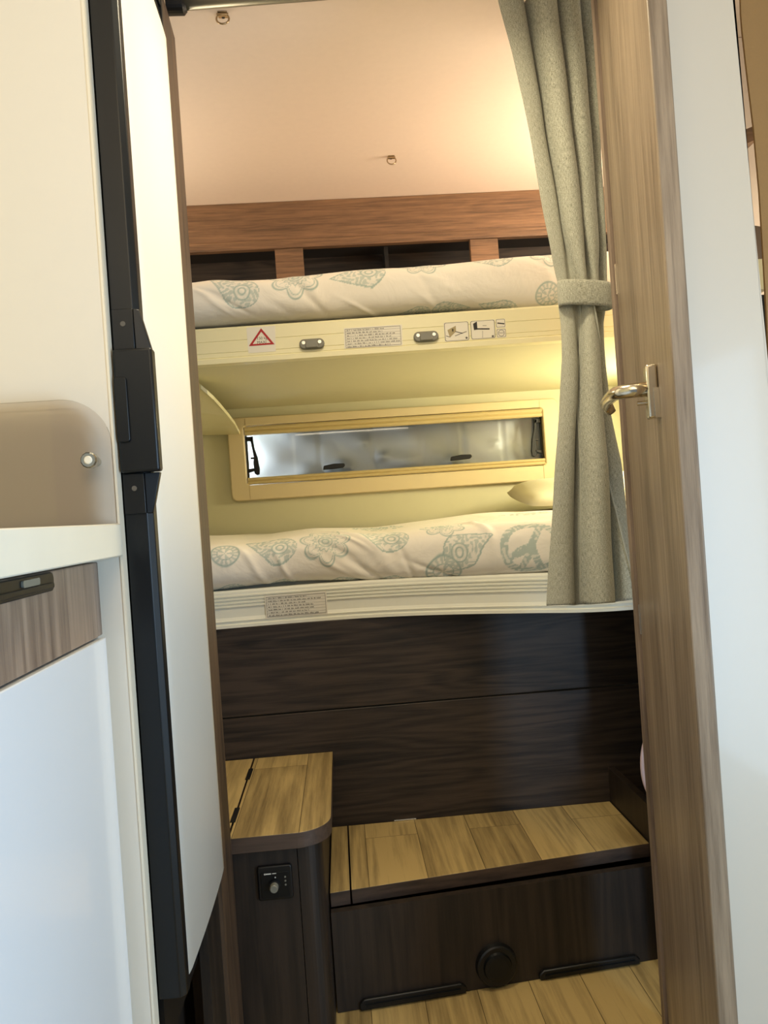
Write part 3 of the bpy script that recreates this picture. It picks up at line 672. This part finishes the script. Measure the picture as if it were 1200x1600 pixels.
bm = bmesh.new(); tube(bm, [(cxm-0.001, 1.3705, czm-0.003), (cxm-0.001, 1.360, czm-0.003), (cxm-0.001, 1.3585, czm-0.003)], [0.0075, 0.0072, 0.006], 24); obj('knob', bm, 'grey_pl', cp, label='round silver knob')
bm = bmesh.new(); box(bm, cxm-0.017, cxm-0.006, 1.3750, 1.3756, czm+0.0165, czm+0.0185); tube(bm, [(cxm-0.017, 1.3756, czm+0.0175), (cxm-0.017, 1.3750, czm+0.0175)], 0.0016, 8)
box(bm, cxm-0.004, cxm+0.003, 1.3750, 1.3756, czm+0.0170, czm+0.0182); obj('lettering', bm, 'sticker', cp)
for k in range(3):
    bm = bmesh.new(); tube(bm, [(cxm+0.0185, 1.3756, czm+0.010-0.007*k), (cxm+0.0185, 1.3748, czm+0.010-0.007*k)], 0.0017, 10); obj('indicator', bm, 'grey_pl', cp)
bm = bmesh.new(); tube(bm, [(cxm+0.001, 1.3756, czm+0.0105), (cxm+0.001, 1.3748, czm+0.0105)], 0.0012, 8); obj('indicator', bm, 'sticker', cp)

# main step
zs = 0.220
st_ = thing('storage_step', (0.25, 1.65, 0.0), 'long oak-topped step with dark riser below the lower bunk', 'step')
def g2(px, py, z): v = at(px, py, z=z); return (v.x, v.y)
fl = g2(500, 1398, zs); fr = g2(1018, 1317, zs); 
def onfront(x, off=0.0): t_ = (x-fl[0])/(fr[0]-fl[0]); return fl[1] + (fr[1]-fl[1])*t_ + off
xr_ = 0.598
sp = g2(549, 1385, zs)
slab('tread', [(sp[0]-0.002, YP-0.004), (sp[0], onfront(sp[0])), (xr_, onfront(xr_)), (xr_, YP-0.004)], zs-0.028, zs, st_)
slab('tread_strip', [(-0.069, YP-0.004), (-0.069, onfront(-0.069)), (sp[0]-0.003, onfront(sp[0])), (sp[0]-0.005, YP-0.004)], zs-0.028, zs, st_)
ra = g2(520, 1585, 0.0); rb = g2(1040, 1497, 0.0)
def onris(x, off=0.0): return ra[1] + (rb[1]-ra[1])*(x-ra[0])/(rb[0]-ra[0]) + off
bm = bmesh.new(); prism(bm, [(-0.069, onris(-0.069), 0.001), (xr_, onris(xr_), 0.001), (xr_, onris(xr_)+0.016, 0.001), (-0.069, onris(-0.069)+0.016, 0.001)], (0, 0, zs-0.0292))
obj('riser', bm, 'shaded_z', st_)
def risp(px, py, off):
    x = 0.2
    for _ in range(6): v = at(px, py, y=onris(x, -off)); x = v.x
    return v
def slot(pa, pb, h):
    a = risp(*pa, 0); b = risp(*pb, 0); d = Vector((b.x-a.x, b.y-a.y)).normalized(); n = Vector((d.y, -d.x)); bm = bmesh.new()
    L_ = math.hypot(b.x-a.x, b.y-a.y)
    pts = [(0, 0.002), (L_, 0.002), (L_+0.002, h*0.6), (L_-0.008, h), (0.008, h), (-0.002, h*0.6)]
    prism(bm, [(a.x+d.x*u, a.y+d.y*u, z) for u, z in pts], (n.x*0.008, n.y*0.008, 0)); o = obj('vent_slot', bm, 'black_sat', st_, bevel=0.002)
    bm = bmesh.new(); prism(bm, [(a.x+d.x*u+n.x*0.008, a.y+d.y*u+n.y*0.008, z) for u, z in [(0.01, h*0.45), (L_-0.01, h*0.45), (L_-0.01, h*0.6), (0.01, h*0.6)]], (n.x*0.003, n.y*0.003, 0)); obj('slot_rib', bm, 'black', o)
slot((563, 1578), (727, 1549), 0.022); slot((843, 1530), (997, 1503), 0.02)
vc = risp(775, 1506, 0); rn = Vector((rb[1]-ra[1], -(rb[0]-ra[0]), 0)).normalized()
bm = bmesh.new(); tube(bm, [vc, vc+rn*0.010, vc+rn*0.012], [0.042, 0.040, 0.037], 36); vt = obj('round_vent', bm, 'black_sat', st_, label='round black warm-air outlet')
bm = bmesh.new(); tube(bm, [vc+rn*0.012, vc+rn*0.017, vc+rn*0.018], [0.029, 0.027, 0.020], 30); obj('vent_flap', bm, 'black', vt)
# side board and the recess to the right of the step
sb = obj('side_board', bx(xr_+0.002, xr_+0.018, 1.42, YP-0.004, 0.001, at(965, 1200, y=1.8).z), 'shaded_z', bevel=0.001); meta(sb, 'low dark side board at the right end of the step', 'board')
# round dark item with pale rim standing in the recess
rc = at(1035, 1192, y=1.60); rt = thing('round_basin', (rc.x, 1.60, rc.z-0.085), 'dark round thing with a pale pink rim standing behind the side board', 'basin')
bm = bmesh.new(); tube(bm, [(rc.x+0.052*math.cos(a*2*math.pi/48), 1.60+0.02*math.cos(a*2*math.pi/48), rc.z+0.085*math.sin(a*2*math.pi/48)) for a in range(49)], 0.0042, 10, False); obj('rim', bm, 'pink', rt, smooth=True)
bm = bmesh.new()
rings = []
for k in range(9):
    f = 1-0.02*k-0.6*(k/8)**3; rings.append([bm.verts.new((rc.x+f*0.051*math.cos(a*2*math.pi/40)+0.006*k, 1.60+0.02*math.cos(a*2*math.pi/40)+0.006*k, rc.z+f*0.084*math.sin(a*2*math.pi/40))) for a in range(40)])
for a, b in zip(rings, rings[1:]):
    for k in range(40): bm.faces.new([a[k], a[(k+1) % 40], b[(k+1) % 40], b[k]])
bm.faces.new(rings[-1]); bm.faces.new(rings[0][::-1]); obj('shell', bm, 'black_sat', rt, smooth=True)

# ================================================================ LEFT SIDE
# wooden partition end between the refrigerator and the bunks
pA = [(262, 22), (273, 60), (300, 600-0), (352, 1180)]
xp = -0.2215; yp1 = 1.318; yp0 = 1.20
ztop1 = at(273, 60, y=yp1).z; ztop2 = at(262, 23, y=yp1).z
bm = bmesh.new(); prism(bm, [(-0.80, yp0, 0.001), (xp, yp0, 0.001), (xp, yp0, ztop1), (xp-0.008, yp0, ztop2), (xp-0.03, yp0, CZ-0.001), (-0.80, yp0, CZ-0.001)], (0, yp1-yp0, 0))
meta(obj('partition_panel', bm, 'walnut_z'), 'tall brown wood end panel between the fridge and the bunks', 'panel')
# refrigerator
fg = thing('refrigerator', (-0.5, 1.04, 0.0), 'tall slim fridge with glossy white door and long black edge handle', 'refrigerator')
zd0 = 0.425; zd1 = 1.695
def doorprof(n=24):
    out = []; ya, yb_ = 0.905, 1.188
    for i in range(n+1):
        s = i/n; y = ya + (yb_-ya)*s; bul = 0.0018*math.sin(math.pi*min(1, s*1.05)) - 0.001*max(0, (s-0.86)/0.14)**2 - 0.004*max(0, (0.08-s)/0.08)**2
        out.append((-0.217 + bul, y))
    return out
bm = bmesh.new(); dp = doorprof(); prism(bm, [(x, y, zd0) for x, y in dp] + [(-0.245, 1.188, zd0), (-0.245, 0.905, zd0)], (0, 0, zd1-zd0))
bm.normal_update(); d_ = obj('door', bm, 'white_gloss', fg, smooth=False)
for p in d_.data.polygons: p.use_smooth = abs(p.normal.z) < 0.5 and p.normal.x > 0.5
# black edge frame running the full height, facing the camera
bm = bmesh.new(); zb_ = at(270, 1560, y=0.888).z
prism(bm, [(-0.2475, 0.887, zb_), (-0.223, 0.887, zb_), (-0.2165, 0.893, zb_), (-0.2155, 0.9045, zb_), (-0.2475, 0.9045, zb_)], (0, 0, CZ-0.002-zb_)); fe = obj('edge_frame', bm, 'black', fg, bevel=0.001, label='long black door edge strip')
bm = bmesh.new(); box(bm, -0.245, -0.222, 1.1885, 1.1995, zd0-0.01, CZ-0.03); box(bm, -0.245, -0.222, 0.905, 1.19, zd0-0.012, zd0-0.001); obj('door_gasket', bm, 'black_sat', fg)
bm = bmesh.new(); box(bm, -0.60, -0.247, 0.905, 1.199, 0.34, CZ-0.03); obj('cabinet_body', bm, 'black_sat', fg)
obj('plinth', bx(-0.60, -0.28, 0.905, 1.199, 0.001, 0.339), 'shaded_z', fg)
# handle: grip block, latch, two tapered end covers
def z_at(px, py): return at(px, py, y=0.88).z
hz = [z_at(205, 480), z_at(205, 545), z_at(215, 738), z_at(215, 803)]
hd = obj('handle', bx(-0.2465, -0.2025, 0.876, 0.894, hz[2], hz[1]), 'black', fg, bevel=0.003, label='black fridge handle block')
lz0 = z_at(195, 692); lz1 = z_at(195, 590)
bm = bmesh.new(); prism(bm, [(x, 0.876, z) for x, z in rrect(-0.239, (lz0+lz1)/2, 0.014, lz1-lz0, 0.004)], (0, -0.003, 0)); obj('latch', bm, 'grey_pl' if False else 'black', hd, bevel=0.001)
for z0, z1, up in ((hz[1]+0.0004, hz[0], True), (hz[3], hz[2]-0.0004, False)):
    bm = bmesh.new(); prism(bm, [(-0.2465, 0.884, z0), (-0.2225, 0.884, z0), (-0.2225, 0.884, z1), (-0.2465, 0.884, z1)], (0, 0.004, 0))
    zn, zf_ = (z0, z1) if up else (z1, z0)
    prism(bm, [(-0.2225, 0.886, zn), (-0.2055, 0.890, zn), (-0.2165, 0.890, zf_), (-0.2225, 0.886, zf_)], (0, 0.008, 0)); obj('end_cover', bm, 'black', hd, bevel=0.001)
    zc = (z0+z1)/2
    bm = bmesh.new(); tube(bm, [(-0.234, 0.884, zc+0.006), (-0.234, 0.8832, zc+0.006)], 0.003, 10); obj('symbol', bm, 'ink', hd)
# ventilation grille over the fridge door
bm = bmesh.new(); box(bm, -0.30, -0.226, 0.905, 1.195, zd1+0.004, CZ-0.03); gr = obj('top_grille', bm, 'black', fg, bevel=0.001)
for k in range(4): obj('grille_slat', bx(-0.226, -0.223, 0.91, 1.19, zd1+0.02+0.03*k, zd1+0.03+0.03*k), 'black_sat', gr)
# dark base front right of the plinth, below the door
obj('base_front', bx(-0.245, -0.232, 1.10, 1.199, 0.001, 0.41), 'shaded_z', fg)

# tall side panel between kitchen and fridge
sp_ = thing('cupboard_cheek', (-0.5, 0.878, 0.0), 'tall cream side panel at the left edge between kitchen and fridge', 'panel')
obj('board', bx(-0.84, -0.2505, 0.870, 0.886, 0.001, CZ-0.002), 'cream', sp_)
obj('edge_band', bx(-0.2504, -0.2478, 0.869, 0.8865, 0.001, CZ-0.002), 'edge_cream', sp_)

# kitchen block
kc = thing('kitchen_cabinet', (-0.55, 0.55, 0.0), 'kitchen base cabinet with a grey-brown wood drawer and white door', 'cabinet')
obj('carcass', bx(-0.84, -0.286, 0.10, 0.868, 0.001, 0.9205), 'greige', kc)
zdr = 0.8355
dr = obj('drawer', bx(-0.2855, -0.270, 0.10, 0.840, zdr+0.002, 0.9175), 'grey_z', kc, bevel=0.001)
obj('trim_strip', bx(-0.2855, -0.271, 0.842, 0.858, zdr+0.002, 0.9175), 'grey_z', kc, bevel=0.0015)
bm = bmesh.new(); hy1 = at(70, 900, x=-0.27).y
prism(bm, [(-0.2699, y, z) for y, z in rrect((0.30+hy1)/2, 0.9085, hy1-0.30, 0.017, 0.006)], (0.004, 0, 0)); hb = obj('drawer_handle', bm, 'black_sat', dr, bevel=0.001, label='black recessed drawer pull')
bm = bmesh.new(); prism(bm, [(-0.2659, y, z) for y, z in rrect((0.30+hy1)/2, 0.9055, hy1-0.32, 0.005, 0.002)], (0.004, 0, 0)); obj('pull_lip', bm, 'black', hb, bevel=0.0008)
bm = bmesh.new(); prism(bm, [(-0.2659, y, z) for y, z in rrect(hy1-0.055, 0.9115, 0.035, 0.006, 0.002)], (0.002, 0, 0)); obj('pull_catch', bm, 'grey_pl', hb)
dpf = bmesh.new(); box(dpf, -0.2855, -0.266, 0.10, 0.852, 0.08, zdr)
obj('door', dpf, 'white_door', kc, bevel=0.0012, label='glossy white cupboard door')
wt_ = obj('worktop', bx(-0.85, -0.2465, 0.05, 0.868, 0.9215, 0.9575), 'stone', bevel=0.0015); meta(wt_, 'pale stone-look kitchen worktop with thick front edge', 'worktop')
# clear tinted splash guard on the side panel
sg = thing('splash_guard', (-0.5, 0.853, 0.958), 'clear tinted acrylic splash guard with rounded corner on the worktop', 'splash guard')
gx1 = at(178, 740, y=0.853).x; gz1 = at(100, 625, y=0.853).z; rr_ = 0.052
pts = [(-0.80, 0.9585), (gx1, 0.9585)] + [(gx1-rr_+rr_*math.cos(R(90*k/12)), gz1-rr_+rr_*math.sin(R(90*k/12))) for k in range(13)] + [(-0.80, gz1)]
bm = bmesh.new(); prism(bm, [(x, 0.850, z) for x, z in pts], (0, 0.004, 0)); obj('guard_sheet', bm, 'acrylic', sg)
kp = at(139, 719, y=0.842)
bm = bmesh.new(); tube(bm, [(kp.x, 0.8495, kp.z), (kp.x, 0.841, kp.z), (kp.x, 0.839, kp.z)], [0.0088, 0.0088, 0.0075], 12); kn = obj('fixing_knob', bm, 'screw', sg, label='round silver fixing knob')
bm = bmesh.new(); tube(bm, [(kp.x, 0.839, kp.z), (kp.x, 0.8375, kp.z)], [0.0045, 0.0035], 20); obj('cap', bm, 'sticker', kn)
bm = bmesh.new(); tube(bm, [(kp.x, 0.8545, kp.z), (kp.x, 0.8695, kp.z)], 0.005, 12); obj('standoff', bm, 'screw', kn)

for o_, dx_ in ((fg, 0.0052), (sp_, 0.0045), (kc, 0.004)): o_.location.x += dx_
wt_.location.x += 0.0045
# ================================================================ RIGHT SIDE
# door leaf swung open towards the camera
H0 = at(1000, 960, y=1.30); hxy = Vector((H0.x, 1.30)); fxy = Vector((0.412, 0.90))
dd = (fxy-hxy).normalized(); dn = Vector((-dd.y, dd.x))          # normal
if dn.x > 0: dn = -dn                                           # faces the aisle
def DP(s, o, z): p = hxy + dd*s + dn*o; return Vector((p.x, p.y, z))
LW = (fxy-hxy).length
d1 = thing('door_1', (hxy.x, hxy.y, 0), None, None); meta(d1, 'open grey-brown wood washroom door with lever handle', None, kind='structure')
def dbox(s0, s1, o0, o1, z0, z1):
    bm = bmesh.new(); prism(bm, [DP(s0, o0, z0), DP(s1, o0, z0), DP(s1, o1, z0), DP(s0, o1, z0)], (0, 0, z1-z0)); return bm
obj('door_leaf', dbox(0.0, LW-0.012, 0.0, -0.022, 0.01, CZ-0.006), 'door_z', d1, bevel=0.001)
obj('edge_strip', dbox(LW-0.0115, LW, 0.001, -0.022, 0.01, CZ-0.006), 'door_z', d1, bevel=0.002)
for py_ in (437, 967):
    v = at(964 if py_ < 500 else 1000, py_, y=hxy.y)
    obj('hinge', dbox(0.001, 0.004, 0.0004, 0.0025, v.z-0.026, v.z+0.026), 'steel', d1)
# lever handle
s_h = 0.300; zh = at(1040, 606, y=DP(s_h, 0, 0).y).z
ha = obj('door_handle', dbox(s_h-0.012, s_h+0.011, 0.0002, 0.015, zh-0.040, zh+0.032), 'steel', d1, bevel=0.003, label='satin nickel lever handle')
bm = bmesh.new(); tube(bm, [DP(s_h, 0.014, zh), DP(s_h, 0.032, zh), DP(s_h-0.004, 0.045, zh), DP(s_h-0.014, 0.052, zh), DP(s_h-0.03, 0.054, zh), DP(s_h-0.075, 0.055, zh), DP(s_h-0.115, 0.054, zh-0.001), DP(s_h-0.125, 0.050, zh-0.006), DP(s_h-0.128, 0.045, zh-0.014)], [0.0105, 0.0098, 0.0095, 0.0092, 0.009, 0.0088, 0.0088, 0.0084, 0.007], 18)
obj('lever', bm, 'steel', ha, smooth=True)
bm = bmesh.new(); tube(bm, [DP(s_h-0.001, 0.0145, zh-0.018), DP(s_h-0.001, 0.027, zh-0.018)], [0.003, 0.003], 12); obj('lock_pin', bm, 'steel', ha)
bm = bmesh.new(); prism(bm, [DP(s_h+0.010, 0.0002, zh+0.0), DP(s_h+0.013, 0.0002, zh+0.0), DP(s_h+0.0145, 0.0002, zh-0.040), DP(s_h+0.0115, 0.0002, zh-0.040)], (dn.x*0.007, dn.y*0.007, 0)); obj('lock_plate', bm, 'steel', ha)
# frame post behind the hinge edge
bm = bmesh.new(); prism(bm, [(hxy.x-0.0035, 1.306, 0.001), (hxy.x+0.03, 1.306, 0.001), (hxy.x+0.03, 1.320, 0.001), (hxy.x-0.0035, 1.320, 0.001)], (0, 0, CZ-0.003))
meta(obj('trim_1', bm, 'grey_z'), kind='structure')
# white wall panel beyond the free edge of the door
YW = 1.02
q = [at(1145, 0, y=YW), at(1172, 280, y=YW), at(1200, 565, y=YW)]
x_top = q[0].x - 0.009; x_bot = q[2].x + 0.012
bm = bmesh.new(); zz0 = 0.001
prism(bm, [(0.462, YW, zz0), (x_bot+0.004, YW, zz0), (q[2].x, YW, q[2].z), (q[1].x, YW, q[1].z), (q[0].x, YW, q[0].z), (q[0].x-0.002, YW, CZ-0.002), (0.462, YW, CZ-0.002)], (0, 0.022, 0))
bmesh.ops.triangulate(bm, faces=[f for f in bm.faces if len(f.verts) > 4])
meta(obj('wall_washroom', bm, 'cream'), kind='structure')
# beyond it: washroom back wall, brown padded panel, small items glimpsed in the gap
meta(obj('wall_washroom_back', bx(0.62, XR-0.001, 1.60, 1.615, 0.001, CZ-0.002), 'ceiling'), kind='structure')
YQ = 1.05
bnd = [(1157, -20), (1158, 20), (1160, 45), (1166, 100), (1178, 200), (1187, 300), (1193, 400), (1197, 470), (1204, 620), (1212, 800)]
bp_ = [at(a, b, y=YQ) for a, b in bnd]
bm = bmesh.new()
for yy in (YQ, YQ+0.004):
    A_ = [bm.verts.new((v.x, yy, v.z)) for v in bp_]; B_ = [bm.verts.new((0.80, yy, v.z)) for v in bp_]
    for k in range(len(bp_)-1): bm.faces.new([A_[k], B_[k], B_[k+1], A_[k+1]])
    if yy == YQ: A0_, B0_ = A_, B_
for k in range(len(bp_)-1):
    bm.faces.new([A0_[k], A0_[k+1], A_[k+1], A_[k]]); bm.faces.new([B0_[k], B_[k], B_[k+1], B0_[k+1]])
meta(obj('brown_curtain', bm, 'brown_pad'), 'brown fabric hanging at the right edge beyond the white panel', 'curtain')
def item(name, p4, y, th, mat, label, cat):
    vs = [at(a, b, y=y) for a, b in p4]; bm = bmesh.new(); prism(bm, [tuple(v) for v in vs], (0, th, 0)); return meta(obj(name, bm, mat), label, cat)
item('wooden_ledge', [(1158, 205), (1182, 195), (1186, 216), (1162, 226)], 1.50, 0.09, 'walnut_x', 'brown wooden ledge glimpsed in the gap by the right edge', 'ledge')
item('narrow_mirror', [(1176, 352), (1190, 354), (1196, 408), (1180, 406)], 1.50, 0.05, 'walnut_z', 'brown upright strip glimpsed low in the gap by the right edge', 'cabinet')
item('wash_basin', [(1172, 406), (1196, 404), (1200, 452), (1176, 452)], 1.46, 0.12, 'rail', 'cream basin corner glimpsed beside the white panel at right', 'basin')
item('dark_cabinet', [(1178, 462), (1215, 458), (1230, 640), (1190, 640)], 1.44, 0.14, 'black', 'dark cabinet below the cream basin at the right edge', 'cabinet')

# ================================================================ CURTAIN AND ITS RAIL
rl = thing('curtain_rail', (0.15, 1.40, CZ-0.02), 'grey curtain pole with black end bracket under the ceiling', 'curtain rail')
ca = at(284, 8, y=1.39); cb = Vector((0.56, 1.355, ca.z+0.012))
bm = bmesh.new(); tube(bm, [ca, cb], 0.0095, 16); obj('pole', bm, 'rod', rl, smooth=True)
e0 = at(264, 4, y=1.39)
bm = bmesh.new(); tube(bm, [(e0.x-0.004, 1.39, ca.z), (ca.x+0.002, 1.39, ca.z), (ca.x+0.006, 1.39, ca.z+0.001)], [0.0165, 0.0165, 0.012], 20); obj('end_bracket', bm, 'black_sat', rl)
obj('bracket_foot', bx(ca.x-0.022, ca.x-0.002, 1.38, 1.40, ca.z+0.014, CZ), 'black_sat', rl)

YC = 1.405
Lp = [(772, -60), (780, 0), (800, 80), (818, 160), (838, 265), (853, 345), (866, 405), (874, 438), (876, 478), (879, 500), (880, 560), (875, 640), (868, 720), (863, 800), (858, 880), (855, 944)]
Rp = [(922, -60), (926, 0), (935, 120), (941, 240), (946, 320), (950, 380), (952, 430), (955, 480), (957, 510), (960, 570), (966, 640), (984, 720), (993, 800), (1000, 875), (1003, 920), (1004, 944)]
Lv = [at(a, b, y=YC) for a, b in Lp]; Rv = [at(a, b, y=YC) for a, b in Rp]
def interp(tab, z, key=lambda v: v.x):
    zs_ = [v.z for v in tab][::-1]; xs__ = [v.x for v in tab][::-1]; return float(np.interp(z, zs_, xs__))
ZT = 1.893; ztie1 = at(876, 436, y=YC).z; ztie0 = at(878, 480, y=YC).z; zc_ = (ztie0+ztie1)/2
zbL = at(855, 944, y=YC).z; zbR = at(994, 944, y=YC).z; ZB = (zbL+zbR)/2
nu, nv = 220, 150
def useam(z):
    return 0.60 + 0.33*min(1, max(0, (zc_-z)/(zc_-ZB)))
def recess(u, z):
    if z > zc_: return 0.0
    t_ = min(1, max(0, (u-useam(z))/0.05)); return 0.034*t_*t_*(3-2*t_)*min(1, (zc_-z)/0.05)
def curtain_grid():
    bm = bmesh.new(); uvl = bm.loops.layers.uv.new('UVMap'); g = []
    for j in range(nv+1):
        z = ZT + (ZB-ZT)*j/nv; xl = interp(Lv, z); xr = interp(Rv, z); row = []
        dtie = abs(z-zc_); pinch = math.exp(-(dtie/0.09)**2)
        up = z > zc_
        A = (0.013 + (0.012 if not up else 0.010)*min(1, dtie/0.3)) * (1-0.45*pinch)
        for i in range(nu+1):
            u = i/nu
            if up:
                ph = 2*math.pi*(0.12 + 3.1*u**1.35 + 0.10*math.sin(z*5)); s1 = math.sin(ph)
                sh = math.copysign(abs(s1)**0.8, s1)
            else:
                k = min(1, (zc_-z)/0.15); ph = 2*math.pi*(0.12 + 2.3*u**1.2 + 0.05*math.sin(z*8)); s1 = math.sin(ph)
                sh = math.copysign(abs(s1)**0.8, s1)
            x = xl + (xr-xl)*u - 0.010*(1-pinch)*math.cos(ph)*min(1, u*8)*min(1, (1-u)*8)
            env = 1 - 0.25*math.cos(2*math.pi*u)
            y = YC - A*sh*env + 0.0025*math.sin(17*u+26*z)*math.sin(9*z) + 0.018*(u-0.5)**2*4
            y += 0.0016*math.sin(60*z+9*u)*pinch
            y += recess(u, z)
            zz = z - 0.010*(1-u)*0 + (0.004*math.sin(ph) if j == nv else 0)
            row.append(bm.verts.new((x, y, zz)))
        g.append(row)
    for j in range(nv):
        for i in range(nu):
            f = bm.faces.new([g[j][i], g[j+1][i], g[j+1][i+1], g[j][i+1]])
            for lp, (a, b) in zip(f.loops, ((i, j), (i, j+1), (i+1, j+1), (i+1, j))): lp[uvl].uv = (a/nu*0.42, 1.14*b/nv)
    return bm
ct = thing('curtain', (0.42, YC, ZT), 'long grey-green linen curtain gathered by a tie beside the open door', 'curtain')
bm = curtain_grid()
cl = obj('curtain_cloth', bm, 'curtain', ct, smooth=True); md = cl.modifiers.new('thick', 'SOLIDIFY'); md.thickness = 0.0018
# seams stitched down the cloth edge
def seam(us, z0, z1, off):
    bm = bmesh.new(); pts = []
    for j in range(60):
        z = z0 + (z1-z0)*j/59; xl = interp(Lv, z); xr = interp(Rv, z); dtie = abs(z-zc_); pinch = math.exp(-(dtie/0.09)**2)
        A = (0.013 + (0.012 if z < zc_ else 0.010)*min(1, dtie/0.3))*(1-0.45*pinch); u = us if us else useam(z)
        ph = 2*math.pi*(0.12+2.3*u**1.2 + 0.05*math.sin(z*8)); s1 = math.sin(ph); sh = math.copysign(abs(s1)**0.8, s1)
        x = xl+(xr-xl)*u - 0.010*(1-pinch)*math.cos(ph)*min(1, u*8)*min(1, (1-u)*8); env = 1-0.25*math.cos(2*math.pi*u)
        y = YC - A*sh*env + 0.0025*math.sin(17*u+26*z)*math.sin(9*z) + 0.018*(u-0.5)**2*4
        pts.append((x, y-off, z))
    tube(bm, pts, 0.0016, 6); return bm
obj('hem_seam', seam(None, zc_-0.02, ZB+0.002, 0.003), 'curtain', cl, smooth=True)
obj('hem_seam', seam(0.42, zc_-0.02, ZB+0.002, 0.001), 'curtain', cl, smooth=True)
# tie band wrapped round the gathered cloth
bm = bmesh.new(); uvl = bm.loops.layers.uv.new('UVMap'); rows = []
xl = interp(Lv, zc_)-0.002; xr = interp(Rv, zc_)+0.002; cxx = (xl+xr)/2; hw = (xr-xl)/2; n = 60; nb = 8
for j in range(nb+1):
    row = []
    for i in range(n):
        a = 2*math.pi*i/n; cx_ = math.copysign(abs(math.cos(a))**0.75, math.cos(a)); sy = math.copysign(abs(math.sin(a))**0.75, math.sin(a)); v = j/nb
        zz = zc_ + 0.023 - 0.047*v - 0.010*(cx_+1)/2 + 0.006*(1-abs(cx_))*(1 if sy < 0 else -1)*0
        row.append(bm.verts.new((cxx + (hw+0.001*math.sin(v*math.pi))*cx_, YC + 0.004 + (0.021+0.002*math.sin(v*math.pi))*sy, zz - 0.006*math.sin(math.pi*(cx_+1)/2)*0)))
    rows.append(row)
for j in range(nb):
    for i in range(n):
        f = bm.faces.new([rows[j][i], rows[j+1][i], rows[j+1][(i+1) % n], rows[j][(i+1) % n]])
        for lp, (a, b) in zip(f.loops, ((i, j), (i, j+1), (i+1, j+1), (i+1, j))): lp[uvl].uv = (a/n*0.3, 0.05*b/nb)
tb_ = obj('curtain_tie', bm, 'curtain', ct, smooth=True); md = tb_.modifiers.new('thick', 'SOLIDIFY'); md.thickness = 0.003
